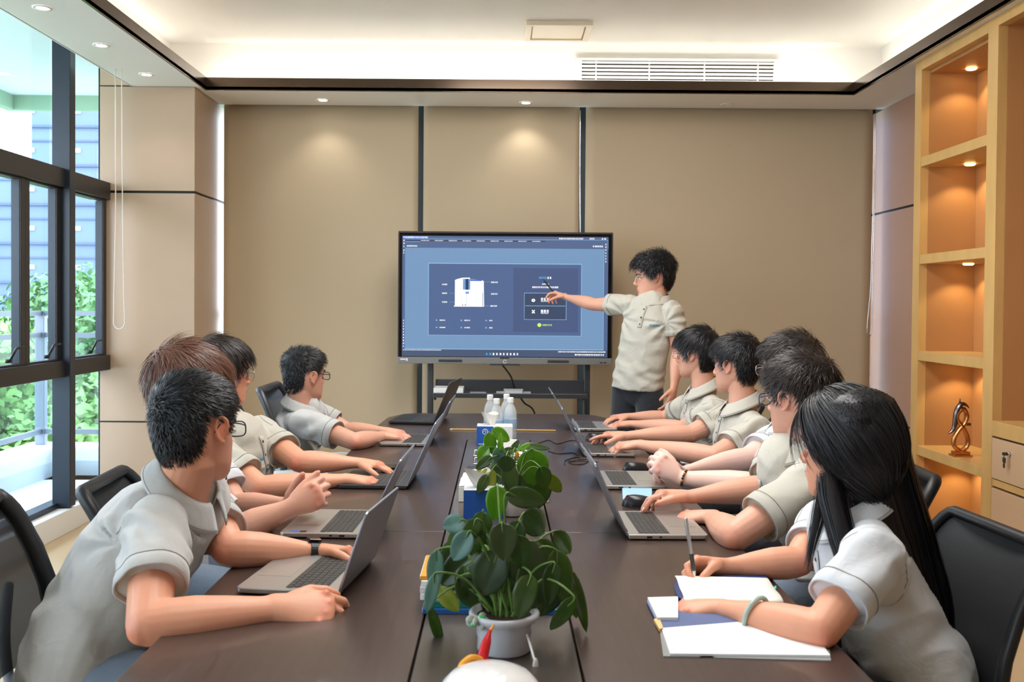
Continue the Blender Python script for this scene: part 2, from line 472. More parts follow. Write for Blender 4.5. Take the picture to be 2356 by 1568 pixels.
# ceiling access cassette
a = T(1207, 86, Z_C); b = T(1352, 86, Z_C); c = T(1362, 50, Z_C)
ps = thing('ceiling_cassette', 'square cream air cassette with raised rim set in the raised ceiling', 'vent', ((a.x+b.x)/2, a.y, Z_C-.03))
x0, x1, y0, y1 = a.x, b.x, c.y-.02, a.y
if y0 > y1: y0, y1 = y1, y0
M_cream = pm('cream_plastic', (240, 226, 204), .4)
fr = MB(); w = .04
fr.box(x0, x1, y0, y0+w, Z_C-.03, Z_C); fr.box(x0, x1, y1-w, y1, Z_C-.03, Z_C); fr.box(x0, x0+w, y0+w, y1-w, Z_C-.03, Z_C); fr.box(x1-w, x1, y0+w, y1-w, Z_C-.03, Z_C)
part('rim', fr, M_cream, ps, bevel=.004)
part('cover', MB().box(x0+w+.006, x1-w-.006, y0+w+.006, y1-w-.006, Z_C-.022, Z_C), M_cream, ps, bevel=.006)
# recessed downlights
M_lamp = pm('lamp_disc', (255, 250, 240), emit=(255, 250, 238), estr=9)
def downlight(px, py, lit, label):
    p = T(px, py, Z_S-.001)
    t = thing('downlight', label, 'downlight', (p.x, p.y, Z_S-.004), group=None)
    t['group'] = 'recessed downlights in the dropped border'
    ring = MB().lathe([(.030, .004), (.030, .0), (.046, .0), (.046, .0035)], 28, cap=False)
    o = part('ring', ring, M_soffit, t, local=True, smooth=True); o.location = (0, 0, 0)
    o = part('lens', MB().lathe([(.0, .0005), (.031, .0005), (.031, .003), (0, .003)], 24), M_lamp if lit else M_soffit, t, local=True)
    if lit:
        l = bpy.data.lights.new('downlight_beam', 'SPOT'); l.energy = 3.5; l.spot_size = 1.9; l.spot_blend = .8; l.color = (1, .95, .86); l.shadow_soft_size = .03
        lo = bpy.data.objects.new('downlight_beam', l); COL.objects.link(lo); lo.location = (p.x, p.y, Z_S-.02)
downlight(97, 18, 1, 'lit recessed downlight nearest the camera in the left ceiling border')
downlight(233, 104, 1, 'lit recessed downlight, middle of the three in the left ceiling border')
downlight(337, 171, 1, 'lit recessed downlight farthest back in the left ceiling border, near the pilaster')
downlight(743, 230, 1, 'lit recessed downlight in the back ceiling border above the left blind')
downlight(1210, 236, 1, 'lit recessed downlight in the back ceiling border above the middle blind')
downlight(1673, 240, 0, 'unlit recessed downlight in the back ceiling border above the right blind')
for y in (3.2, 1.6, 0.0):
    for x in (2.30+.32, ):
        pass
# ------------------------------------------------------------------ terrace and the world outside
M_terr = pm('terrace_white', (236, 238, 240), .6)
struct('terrace_floor', MB().box(-3.95, -2.8, YREAR-1, 7.4*K, -.1, -.02).box(-3.95, 3.5, 6.9*K, 8.3*K, -.1, -.02), M_terr)
kb = thing('terrace_kerb', 'low white kerb around the edge of the terrace outside the window', 'kerb', (-3.8, 4, -.02))
part('kerb', MB().prism([(-3.95, YREAR-1), (-3.64, YREAR-1), (-3.64, 7.1*K), (3.5, 7.1*K), (3.5, 7.35*K), (-3.95, 7.35*K)], -.02, .21), M_terr, kb, bevel=.01)
part('skirt', MB().prism([(-3.64, YREAR-1), (-3.62, YREAR-1), (-3.62, 7.08*K), (3.5, 7.08*K), (3.5, 7.1*K), (-3.64, 7.1*K)], -.02, .10), pm('kerb_blue_white', (206, 220, 230), .6), kb)
rl = thing('glass_railing', 'glass balcony railing with grey posts and rails on the white kerb', 'railing', (-3.8, 4, .21))
M_rp = pm('rail_grey', (120, 132, 146), .4, metal=.3)
for y in (7.2*K, 6.35*K, 5.2*K, 4.0*K, 2.8*K, 1.4*K, 0):
    part('post', MB().box(-3.84, -3.76, y-.03, y+.03, .21, 1.30), M_rp, rl, bevel=.004)
for x in (-2.6, -1.4, -.2, 1.0, 2.2):
    part('post', MB().box(x-.03, x+.03, 7.2*K-.03, 7.2*K+.03, .21, 1.30), M_rp, rl)
for z in (1.30, 1.12, .32):
    part('rail', MB().box(-3.82, -3.78, YREAR-1, 7.2*K, z-.02, z+.02), M_rp, rl)
    part('rail', MB().box(-3.82, 3.4, 7.2*K-.02, 7.2*K+.02, z-.02, z+.02), M_rp, rl)
part('pane', MB().box(-3.805, -3.795, YREAR-1, 7.2*K, .36, 1.1), M_rail, rl)
part('pane', MB().box(-3.8, 3.4, 7.2*K-.005, 7.2*K+.005, .36, 1.1), M_rail, rl)
struct('terrace_ceiling', MB().box(-4.1, -2.75, YREAR-1, YWB+.2, 3.12, 3.2).box(-4.1, 3.5, YWB+.2, 7.3*K, 3.12, 3.2), pm('terrace_soffit', (224, 236, 236), .6))
struct('trim_2', MB().box(-4.16, -4.08, YREAR-1, 7.3*K, 3.0, 3.22).box(-4.16, 3.5, 7.3*K, 7.36*K, 3.0, 3.22), pm('terrace_fascia_green', (150, 186, 160), .5))
struct('ground', MB().box(-120, 60, -40, 160, -7.1, -7), pm('lawn_ground', (150, 160, 140), .8, var=.2, vscale=.3))
# tower far behind: blue-grey office block with rows of small bright panes
M_tow = pm('tower_blue', (92, 114, 146), .5, var=.06, vscale=.2)
M_band = pm('tower_band', (70, 90, 122), .5)
M_tpane = pm('tower_bright_pane', (190, 208, 222), .3)
TY = 79.0
tw = thing('office_tower', 'tall pale blue office block far behind the trees with rows of small bright panes', 'building', (-35, TY, -7))
part('wall', MB().box(-56, -10, TY, TY+20, -7, 42), M_tow, tw)
xr = [-55.2+i*1.27*1.0 for i in range(34)]
pane_me = MB().box(-.28, .28, -.05, .05, -.17, .17).mesh('pane', M_tpane)
for fl in range(9):
    z = 17.0-fl*3.2*1.0
    part('floor_band', MB().box(-56, -10, TY-.25, TY, z-1.35, z-1.15), M_band, tw)
    part('ledge', MB().box(-56, -10, TY-.12, TY, z-2.5, z-2.35), M_band, tw)
    for i, x in enumerate(xr):
        if i % 3 == 2 or x > -33 or x < -46: continue
        q = link('window_pane', pane_me, tw); q.location = (x+35, -.06, z+7)
fn = thing('fin_screen', 'roof screen of white and blue vertical fins left of the office tower', 'screen', (-42, 66, 0))
M_fw = pm('fin_white', (246, 250, 255), .4, emit=(255, 255, 255), estr=0.0)
fa = xat(2, 60, 300); 
for i in range(6):
    x = P(-12+i*11.5, 300, 60).x
    part('fin', MB().box(x, x+.22, 66.4, 67.2, P(0, 372, 60).z, P(0, 252, 60).z+5), M_fw, fn)
# trees
M_leafA = pm('tree_leaf_bright', (118, 164, 88), .6, var=.25, vscale=1.5)
M_leafB = pm('tree_leaf_green', (88, 138, 84), .6, var=.25, vscale=1.5)
M_bark = pm('bark', (110, 92, 76), .8)
def tree(x, y, ztop, r, label, mat, seed):
    rs = np.random.RandomState(seed)
    t = thing('tree', label, 'tree', (x, y, -7)); t['group'] = 'trees beyond the terrace'
    part('trunk', MB().tube(spline([(x, y, -7), (x+.1, y, -3), (x, y+.1, ztop-r)], 3), [.22]*7, n=8), M_bark, t)
    n = 9000
    cs = rs.normal(size=(14, 3)); cs /= np.linalg.norm(cs, axis=1)[:, None]; cs *= r*.62; cs[:, 2] *= .9
    k = rs.randint(0, 14, n); d = rs.normal(size=(n, 3)); d /= np.linalg.norm(d, axis=1)[:, None]
    p = cs[k]+d*(r*.48)*rs.uniform(.75, 1.05, (n, 1)); p += (x, y, ztop-r)
    a = rs.normal(size=(n, 3)); a /= np.linalg.norm(a, axis=1)[:, None]; b = np.cross(a, d); b /= np.linalg.norm(b, axis=1)[:, None]+1e-6
    s = rs.uniform(.05, .11, (n, 1)); V = np.empty((n, 4, 3)); V[:, 0] = p-a*s; V[:, 1] = p+b*s*.6; V[:, 2] = p+a*s; V[:, 3] = p-b*s*.6
    me = bpy.data.meshes.new('crown'); me.from_pydata(V.reshape(-1, 3).tolist(), [], np.arange(n*4).reshape(-1, 4).tolist()); me.materials.append(mat)
    o = link('crown', me, t); o.location = (-x, -y, 7)
    o['kind'] = 'stuff'
tree(P(60, 900, 13).x, 13*K, 1.25, 1.9, 'bright green tree nearest the terrace, seen low behind the glass railing', M_leafA, 1)
tree(P(190, 760, 15).x, 15*K, 1.9, 2.0, 'green tree beyond the terrace seen through the far casement beside the pilaster', M_leafB, 2)
tree(P(-60, 900, 12).x, 12*K, .9, 1.9, 'light green tree beyond the terrace at the far left of the view', M_leafA, 3)
tree(P(120, 800, 20).x, 20*K, 1.3, 2.6, 'dark green tree behind the bright tree, in front of the office tower', M_leafB, 4)
tree(P(240, 700, 22).x, 22*K, 2.3, 2.9, 'tall tree behind the pilaster edge, in front of the office tower', M_leafB, 5)
tree(P(20, 1000, 11).x-.3, 11*K, -.8, 1.6, 'low shrub-like tree right below the glass railing', M_leafA, 6)
# ================================================================== shelving cabinet on the right wall
XC = 2.46
cab = thing('display_cabinet', 'tall light oak shelving column with four lit niches against the right wall', 'cabinet', (2.63, 4.8*K, 0))
ya, yb_ = 4.42*K, 5.19*K     # near and far side of the lit column
YC0 = 4.33*K
ZT = Z_S
def cb(name, x0, x1, y0, y1, z0, z1, mt=M_wood, bev=.002, par=None):
    return part(name, MB().box(x0, x1, y0, y1, z0, z1), mt, par or cab, bevel=bev)
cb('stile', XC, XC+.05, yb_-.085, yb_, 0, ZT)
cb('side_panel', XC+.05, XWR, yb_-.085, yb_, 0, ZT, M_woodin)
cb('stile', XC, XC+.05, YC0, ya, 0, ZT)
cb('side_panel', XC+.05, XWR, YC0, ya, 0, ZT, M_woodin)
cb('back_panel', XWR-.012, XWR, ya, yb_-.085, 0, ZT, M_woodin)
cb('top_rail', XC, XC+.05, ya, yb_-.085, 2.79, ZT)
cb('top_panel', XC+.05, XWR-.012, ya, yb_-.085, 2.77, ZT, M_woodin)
SHZ = [2.225, 1.655, 1.09, .535]
for z in SHZ:
    cb('shelf', XC+.004, XWR-.012, ya, yb_-.085, z, z+.055, M_wood)
cb('plinth', XC+.02, XWR-.012, ya, yb_-.085, 0, .09)
M_puck = pm('warm_puck_lens', (255, 220, 150), emit=(255, 205, 120), estr=7)
for z in [2.77]+SHZ[:4]:
    pk = part('puck_light', MB().lathe([(.0, -.001), (.024, -.001), (.026, .0), (.03, .006), (.03, .008), (0, .008)], 20, (2.685, 4.99*K, z-.009)), M_puck, cab, smooth=False)
    l = bpy.data.lights.new('puck_beam', 'SPOT'); l.energy = 2.4; l.color = (1, .80, .46); l.spot_size = 2.0; l.spot_blend = .45; l.shadow_soft_size = .015
    lo = bpy.data.objects.new('puck_beam', l); COL.objects.link(lo); lo.location = (2.685, 4.99*K, z-.014); lo.rotation_euler = (0, 0, 0)
def lock(par, y, z, x):
    b = MB().lathe([(.011, 0), (.011, .012), (.008, .014)], 14)
    M = Matrix.Translation((x, y, z)) @ Matrix.Rotation(-PI/2, 4, 'Y')
    b.v = [tuple(M @ Vector(v)) for v in b.v]
    L = part('lock', b, M_chrome, par, smooth=True)
    k = MB().box(x-.034, x-.012, y-.008, y+.008, z-.007, z+.007)
    part('key', k, M_dgrey, par)
    k = MB(); k.tube([(x-.028, y, z-.006), (x-.028, y, z-.018)], .002, n=6)
    k.box(x-.030, x-.026, y-.012, y+.012, z-.042, z-.018); k.box(x-.030, x-.026, y-.004, y+.004, z-.068, z-.042)
    k.box(x-.030, x-.026, y+.004, y+.008, z-.062, z-.052)
    part('key', k, M_dgrey, par)
def lower_cab(y1, y0, label, first):
    c = thing('storage_cabinet', label, 'cabinet', (2.63, (y0+y1)/2, 0))
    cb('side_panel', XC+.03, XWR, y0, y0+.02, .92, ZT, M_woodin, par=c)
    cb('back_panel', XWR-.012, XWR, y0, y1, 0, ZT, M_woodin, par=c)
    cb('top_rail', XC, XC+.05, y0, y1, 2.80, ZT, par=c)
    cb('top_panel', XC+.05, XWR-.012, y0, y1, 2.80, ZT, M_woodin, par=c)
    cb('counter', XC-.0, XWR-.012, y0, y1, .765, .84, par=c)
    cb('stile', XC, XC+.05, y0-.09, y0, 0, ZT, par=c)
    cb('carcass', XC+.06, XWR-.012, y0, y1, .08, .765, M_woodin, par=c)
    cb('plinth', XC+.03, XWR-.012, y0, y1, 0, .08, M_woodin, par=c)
    cb('rail', XC+.006, XC+.06, y0, y1, .515, .55, M_wood, par=c)
    w = (y1-y0)/2
    for i in range(2):
        a = y1-w*(i+1)+.002; b = y1-w*i-.004
        dz = part('drawer', MB().box(XC+.0, XC+.058, a, b, .555, .755), M_front, c, bevel=.002)
        lock(dz, (a+b)/2 if i else b-.17, .70, XC)
        dd = part('door', MB().box(XC+.0, XC+.058, a, b, .085, .505), M_front, c, bevel=.002)
        lock(dd, (a+.03) if i == 0 else (b-.03), .455, XC)
lower_cab(YC0, YC0-.86, 'oak cabinet right of the lit niches with open bay over tan locked drawers and doors', True)
lower_cab(YC0-.95, YC0-1.81, 'oak cabinet nearest the camera on the right wall, out past the frame edge', False)
# sculpture on the lowest visible shelf
sx, sy, sz = 0, 0, 0
p = P(2210, 1050, 4.74); zsh = .59
M_gold = pm('rose_gold', (226, 158, 100), .3, metal=1)
M_goldd = pm('dark_bronze', (130, 120, 122), .25, metal=1)
st = thing('dolphin_trophy', 'small rose gold ring sculpture with a dark leaping figure on the lit oak shelf', 'trophy', (p.x, p.y, zsh))
def LP(o, x, y, z): return Vector((o.x+x, o.y+y, zsh+z))
b = MB(); b.box(p.x-.05, p.x+.05, p.y-.035, p.y+.035, zsh, zsh+.012).box(p.x-.04, p.x+.04, p.y-.028, p.y+.028, zsh+.012, zsh+.028)
part('base', b, M_gold, st, bevel=.002)
c = spline([LP(p, 0, 0, .028), LP(p, -.035, 0, .055), LP(p, -.037, 0, .10), LP(p, -.012, 0, .145), LP(p, .018, 0, .18), LP(p, .03, 0, .225), LP(p, .01, 0, .26), LP(p, -.02, 0, .235), LP(p, -.022, 0, .20), LP(p, .012, 0, .155), LP(p, .037, 0, .10), LP(p, .033, 0, .055), LP(p, .002, 0, .028)], 5)
part('ring', MB().tube(c, [(.012, .019)]*len(c), side=(1, 0, 0), n=10), M_gold, st, smooth=True)
c = spline([LP(p, -.065, 0, .125), LP(p, -.04, .0, .15), LP(p, -.03, .0, .20), LP(p, -.022, 0, .25), LP(p, .0, 0, .285), LP(p, .025, 0, .28), LP(p, .04, 0, .265)], 4)
part('dolphin', MB().tube(c, [(.003+.013*math.sin(PI*min(1, (i+1)/len(c)*1.05)), .006+.012*math.sin(PI*(i+1)/(len(c)+1))) for i in range(len(c))], n=10).box(p.x-.012, p.x-.006, p.y-.003, p.y+.003, zsh+.29, zsh+.315).box(p.x+.015, p.x+.05, p.y-.008, p.y+.008, zsh+.168, zsh+.182), M_goldd, st, smooth=True)

# ================================================================== conference table
tb = thing('conference_table', 'long dark walnut conference table with a recessed centre strip and black seams', 'table', (0, 3.2, 0))
xl, xr_ = -.655, .655
Y0, YS, YM, Y1 = .75, 2.476*K, 4.17*K, 5.17*K
def slab(pts, mt, z0=.72, z1=.75): return part('top_panel', MB().prism(pts, z0, z1), mt, tb, bevel=.0015)
g = .0022
sl, sr = -.152, .150
slab([(xl, Y0), (sl-g, Y0), (sl-g, YS-.001), (xl, YS-.001)], M_table)
slab([(sr+g, Y0), (xr_, Y0), (xr_, YS-.001), (sr+g, YS-.001)], M_table)
ch = [(xl+.02*0, YS+.001), (xl, YM+.35), (xl+.02, Y1-.22), (xl+.09, Y1-.05), (xl+.15, Y1)]
ch2 = [(xr_-.15, Y1), (xr_-.09, Y1-.05), (xr_-.02, Y1-.22), (xr_, YM+.35), (xr_, YS+.001)]
slab([(sl-g, YS+.001)]+[(sl-g, YM)]+[(sl-g+.0, YM)][:0]+[(0-.0005, YM), (0-.0005, Y1)]+ch[::-1][0:]+[], M_table)
slab([(sr+g, YS+.001)]+ch2[::-1]+[(0.0005, Y1), (0.0005, YM), (sr+g, YM)], M_table)
slab([(sl+g, Y0), (sr-g, Y0), (sr-g, YS-.001), (sl+g, YS-.001)], M_tablec, z1=.7495)
slab([(sl+g, YS+.001), (sr-g, YS+.001), (sr-g, YM-.004), (sl+g, YM-.004)], M_tablec, z1=.7495)
part('under_frame', MB().box(xl+.04, xr_-.04, Y0+.04, Y1-.26, .68, .7195), M_gap, tb)
for y in (1.0, 2.9, 4.9):
    part('leg', MB().box(-.36, .36, y-.04, y+.04, 0, .68), M_table, tb, bevel=.003)
part('modesty_panel', MB().box(-.02, .02, 1.04, 4.86, .15, .68), M_table, tb)

# ================================================================== display on its stand
SY = 6.0*K*0.9955
A = P(926, 541, 5.97); B = P(1400, 546, 5.97); C_ = P(925, 818, 5.97)
ax = A.x; aw = B.x-A.x; zt = (A.z+B.z)/2; ah = A.z-C_.z; SYs = A.y
ds = thing('interactive_display', 'large black framed interactive flat panel display on a wheeled stand, showing a blue slide', 'display', (ax+aw/2, SYs+.05, 0))
zt2 = P(1160, 537, 5.97).z; zb2 = P(1160, 825, 5.97).z
bx0, bx1 = P(917, 700, 5.97).x, P(1408, 700, 5.97).x
part('bezel', MB().box(bx0, bx1, SYs+.004, SYs+.07, zb2, zt2), M_blackg, ds, bevel=.004)
fr = MB(); fr.box(bx0-.003, bx1+.003, SYs-.004, SYs+.06, zt2, zt2+.012); fr.box(bx0-.004, bx0+.004, SYs-.004, SYs+.06, zb2-.03, zt2); fr.box(bx1-.004, bx1+.004, SYs-.004, SYs+.06, zb2-.03, zt2)
part('frame', fr, pm('bezel_brown', (66, 60, 60), .4, metal=.5), ds)
zc0, zc1 = P(1160, 837, 5.97).z-.0, P(1160, 822, 5.97).z
cn = part('chin', MB().box(bx0-.004, bx1+.002, SYs-.012, SYs+.06, zc0, zc1), pm('chin_grey', (128, 128, 126), .45, metal=.2), ds, bevel=.003)
M_wm = pm('white_mark', (230, 230, 230), .5)
def onchin(x0, x1, z0, z1, mt, nm): part(nm, MB().box(bx0+(bx1-bx0)*x0, bx0+(bx1-bx0)*x1, SYs-.014, SYs-.010, zc0+(zc1-zc0)*z0, zc0+(zc1-zc0)*z1), mt, cn)
onchin(.01, .035, .55, .75, M_wm, 'mark'); onchin(.037, .045, .4, .8, M_wm, 'mark')
onchin(.19, .30, .25, .65, M_dgrey, 'speaker_slot'); onchin(.70, .80, .25, .65, M_dgrey, 'speaker_slot')
onchin(.945, .957, .25, .4, M_gap, 'port'); onchin(.962, .975, .25, .4, M_gap, 'port')
onchin(.478, .52, .86, .98, M_gap, 'mark')
rg = MB(); cc = Vector((bx0+(bx1-bx0)*.5, SYs-.014, zc0+(zc1-zc0)*.38))
rg.tube([cc+Vector((.011*math.cos(a), 0, .011*math.sin(a))) for a in [i*PI/8+.5 for i in range(15)]], .002, n=6)
part('power_ring', rg, M_wm, cn)
part('tray_lip', MB().box(bx0+(bx1-bx0)*.43, bx0+(bx1-bx0)*.57, SYs-.03, SYs, zc0-.008, zc0), M_dgrey, cn)
# the slide on the panel: flat emissive print
def em(name, rgb, s=.9):
    if name in MATS: return MATS[name]
    m = bpy.data.materials.new(name); m.use_nodes = True; nt = m.node_tree; nt.nodes.clear()
    e = nt.nodes.new('ShaderNodeEmission'); e.inputs[0].default_value = (*lin(rgb), 1); e.inputs[1].default_value = s
    g_ = nt.nodes.new('ShaderNodeBsdfGlossy'); g_.inputs[0].default_value = (.04, .04, .04, 1); g_.inputs[1].default_value = .25
    ad = nt.nodes.new('ShaderNodeAddShader'); o = nt.nodes.new('ShaderNodeOutputMaterial')
    nt.links.new(e.outputs[0], ad.inputs[0]); nt.links.new(g_.outputs[0], ad.inputs[1]); nt.links.new(ad.outputs[0], o.inputs[0])
    MATS[name] = m; return m
ES = .48
E_bg = em('screen_blue', (118, 152, 190), ES); E_bar = em('screen_bar', (84, 104, 142), ES); E_navy = em('screen_navy', (82, 104, 146), ES)
E_nv2 = em('screen_navy_dark', (76, 92, 132), ES); E_btn = em('screen_button', (62, 76, 104), ES); E_line = em('screen_line', (150, 192, 226), ES)
E_w = em('screen_white', (250, 252, 255), ES*1.25); E_sh = em('screen_shade', (112, 160, 214), ES); E_dk = em('screen_dark', (52, 62, 90), ES)
E_cy = em('screen_cyan', (80, 170, 230), ES*1.1); E_gr = em('screen_lime', (200, 240, 120), ES*1.1); E_tb = em('screen_taskbar', (74, 88, 116), ES)
E_hl = em('screen_title_blue', (70, 110, 210), ES)
scr = part('screen', MB().box(ax, ax+aw, SYs, SYs+.006, zt-ah, zt), E_bg, ds)
# source rectangle of the panel in the close-up crop of the photograph: 2230 x 1265 units
SU, SV = 2222.0, 1262.0
NQ = [0]
LAY = {}
def sq(u0, v0, u1, v1, mt, layer=1):
    z = zt-ah*v0/SV; z2 = zt-ah*v1/SV; x = ax+aw*u0/SU; x2 = ax+aw*u1/SU; y = SYs-.0006*layer
    LAY.setdefault((mt.name, layer), [mt, MB()])[1].quad((x, y, z2), (x2, y, z2), (x2, y, z), (x, y, z))
def sqp(pts, mt, layer):
    y = SYs-.0006*layer
    LAY.setdefault((mt.name, layer), [mt, MB()])[1].add([(ax+aw*u/SU, y, zt-ah*v/SV) for u, v in pts], [tuple(range(len(pts)))])
def txt(u0, v0, u1, v1, mt, layer=3, seed=0, ch=None):
    rr = random.Random(seed+u0*7+v0); h = v1-v0; u = u0; cw = ch or h*.8
    while u < u1-cw*.4:
        w = cw*rr.uniform(.65, 1.0); w = min(w, u1-u)
        kind = rr.random()
        sq(u, v0, u+w*.22, v1, mt, layer); sq(u+w*.22, v0, u+w*.8, v0+h*.25, mt, layer)
        sq(u+w*.22, v1-h*.3, u+w*.8, v1-(0 if kind < .6 else h*.1), mt, layer)
        if kind > .3: sq(u+w*.5, v0+h*.1, u+w*.8, v1, mt, layer)
        if kind < .7: sq(u+w*.22, v0+h*.42, u+w*.8, v0+h*.6, mt, layer)
        u += cw*1.05
sq(0, 0, SU, 28, E_bar, 1); sq(0, 4, 230, 27, E_hl, 2); txt(10, 8, 280, 24, E_w, 3, 1)
txt(1690, 12, 1950, 26, E_w, 3, 2, 16); txt(2020, 10, 2075, 26, E_w, 3, 3); txt(2150, 12, 2215, 26, E_w, 3, 4, 26)
sq(30, 36, SU-8, 125, E_bar, 1); sq(35, 44, 1540, 56, E_dk, 2)
for k in range(9): txt(200+k*150, 46, 290+k*150, 54, E_w, 3, k, 9)
sq(35, 58, 190, 64, E_cy, 3); txt(50, 100, 165, 114, E_w, 3, 5, 12); txt(2055, 90, 2165, 106, E_w, 3, 6, 22)
sq(0, 30, 30, SV, E_bar, 1); sq(SU-48, 125, SU-44, 1200, E_line, 2); sq(SU-44, 125, SU, 1262, E_bar, 1)
for v in (42, 72, 106, 146, 172): txt(12, v, 28, v+14, E_w, 3, v, 14)
for v in range(880, 1170, 30): txt(12, v, 26, v+14, E_w, 3, v, 13)
for v in (70, 98, 128, 160, 190, 220, 250): txt(SU-32, v, SU-16, v+14, E_w, 3, v, 14)
sq(30, 1180, SU-44, 1186, E_line, 2); sq(0, 1188, SU, SV, E_tb, 2)
txt(12, 1192, 430, 1200, E_w, 3, 8, 9); txt(1690, 1198, 2205, 1210, E_w, 3, 9, 14)
for k in range(10): txt(910+k*37, 1222, 935+k*37, 1244, (E_cy if k < 2 else E_w), 3, k, 24)
txt(1870, 1226, 2190, 1242, E_w, 3, 10, 18)
sq(282, 282, 1938, 1040, E_line, 1); sq(288, 290, 1932, 1036, E_navy, 2)
sq(1200, 330, 1900, 1000, E_nv2, 3)
# the white machine on the slide
sqp([(570, 460), (600, 448), (650, 436), (730, 434), (735, 450), (735, 735), (570, 735)], E_w, 4)
sqp([(735, 452), (850, 455), (880, 470), (886, 735), (735, 735)], E_w, 4); sq(560, 728, 880, 738, E_w, 4)
sq(656, 447, 684, 560, E_sh, 5); sq(684, 447, 716, 562, E_dk, 5); sq(716, 447, 735, 560, E_sh, 5); sq(735, 454, 860, 470, E_hl, 5)
sq(684, 580, 722, 604, E_sh, 5); sq(696, 604, 700, 728, E_sh, 5); sq(868, 590, 874, 735, E_dk, 5); sq(640, 612, 644, 730, E_line, 5); sq(798, 560, 801, 730, E_line, 5)
sq(650, 716, 660, 728, E_dk, 5); sq(676, 716, 690, 728, E_hl, 5)
for u, v in ((432, 500), (432, 592), (432, 684)): txt(u, v, u+60, v+14, E_w, 4, v, 14)
for u, v in ((960, 474), (960, 596), (955, 722)): txt(u, v, u+72, v+14, E_w, 4, v, 14)
sq(512, 597, 565, 599, E_line, 3); sq(512, 692, 565, 694, E_line, 3); sq(886, 475, 945, 477, E_line, 3); sq(886, 728, 945, 730, E_line, 3)
for j, v in enumerate((876, 952)):
    for i, (u, c) in enumerate(((365, 408), (632, 675), (900, 944))):
        sqp([(u+9+9*math.cos(a*PI/4), v+6+8*math.sin(a*PI/4)) for a in range(8)], E_line, 4); txt(c, v, c+(66 if i < 2 else 42), v+12, E_w, 4, v+i, 12)
txt(1476, 420, 1560, 440, E_cy, 5, 1, 18); txt(1568, 420, 1622, 442, E_w, 5, 2, 24)
txt(1510, 490, 1585, 502, E_w, 5, 3, 16); txt(1405, 520, 1690, 538, E_w, 5, 4, 18)
sq(1318, 588, 1775, 870, E_line, 4); sq(1322, 593, 1770, 866, E_btn, 5); sq(1330, 722, 1762, 727, E_line, 6)
for v, s_ in ((640, 0), (765, 1)):
    txt(1500, v-0, 1596, v+30, E_w, 6, v, 30); txt(1500, v+34, 1580, v+42, E_w, 6, v+3, 8)
sqp([(1417+20*math.cos(a*PI/6), 667+17*math.sin(a*PI/6)) for a in range(12)], E_w, 6); sqp([(1417+6*math.cos(a*PI/4), 667+6*math.sin(a*PI/4)) for a in range(8)], E_btn, 7)
sqp([(1400, 772), (1408, 766), (1436, 798), (1428, 806)], E_w, 6); sqp([(1436, 772), (1428, 766), (1400, 798), (1408, 806)], E_w, 6)
sqp([(1484+22*math.cos(a*PI/8), 925+20*math.sin(a*PI/8)) for a in range(16)], E_gr, 5); txt(1520, 916, 1620, 934, E_gr, 5, 6, 17)
for (nm, ly), (mt, mb) in LAY.items():
    part('print', mb, mt, scr, kind='stuff')
# stand
for px in (988, 1353):
    x = P(px, 880, 5.97).x
    part('upright', MB().box(x-.021, x+.021, SYs+.07, SYs+.11, .09, zt-.2), M_dgrey, ds, bevel=.006)
    part('foot', MB().box(x-.03, x+.03, SYs-.28, SYs+.36, .07, .11), M_dgrey, ds, bevel=.008)
    for yy in (SYs-.24, SYs+.32):
        c = MB().tube([(x-.015, yy, .035), (x+.015, yy, .035)], .034, n=14, round_ends=False)
        part('caster', c, M_black, ds, smooth=False)
x0 = P(995, 905, 5.8).x; x1 = P(1352, 908, 5.8).x; z0 = P(1170, 912, 5.8).z; z1 = P(1170, 905, 5.8).z
sh = MB(); sh.box(x0, x1, SYs-.16, SYs+.12, z0, z0+.012); sh.box(x0, x1, SYs-.175, SYs-.16, z0-.012, z0+.02); sh.box(x0, x1, SYs+.115, SYs+.125, z0, z0+.09)
part('tray', sh, M_dgrey, ds, bevel=.003)
part('cross_bar', MB().box(x0, x1, SYs+.07, SYs+.1, .25, .31), M_dgrey, ds)
for px in (1000, 1343):
    q = P(px, 918, 5.8); part('knob', MB().ell((q.x, SYs-.15, q.z), (.009, .009, .009)), M_black, ds, smooth=True)
zt_ = z0+.012
a = P(994, 890, 5.85); b = P(1066, 890, 5.85)
w = thing('white_device', 'flat white box-shaped device at the left end of the display stand tray', 'box', ((a.x+b.x)/2, SYs-.06, zt_))
part('body', MB().box(a.x+.01, b.x, SYs-.14, SYs+.06, zt_, zt_+.037), M_white, w, bevel=.003)
a = P(1142, 905, 5.85); b = P(1222, 905, 5.85)
pp = part('document_pile', MB().box(a.x, b.x, SYs-.14, SYs+.02, zt_, zt_+.005).prism([(a.x+.06, SYs-.13), (b.x-.06, SYs-.14), (b.x-.05, SYs+.03), (a.x+.05, SYs+.03)], zt_+.006, zt_+.022), pm('dull_paper', (190, 192, 190), .6)); tag(pp, 'small pile of pale grey papers lying on the middle of the stand tray', 'papers')
a = P(1098, 905, 5.85)
pp = part('remote_control', MB().box(a.x-.05, a.x+.06, SYs-.13, SYs-.09, zt_, zt_+.012), M_grey, bevel=.004); tag(pp, 'pale grey remote lying on the stand tray between the white box and the papers', 'remote')
cb_ = spline([P(1155, 838, 5.95), P(1175, 865, 5.97), P(1184, 892, 6.02), P(1205, 925, 6.06), P(1232, 958, 6.1), P(1238, 1100, 6.1)], 6)
pc = part('power_cable', MB().tube(cb_, .006, n=6), M_black, smooth=True); tag(pc, 'black cable hanging from the display chin down behind the table', 'cable')
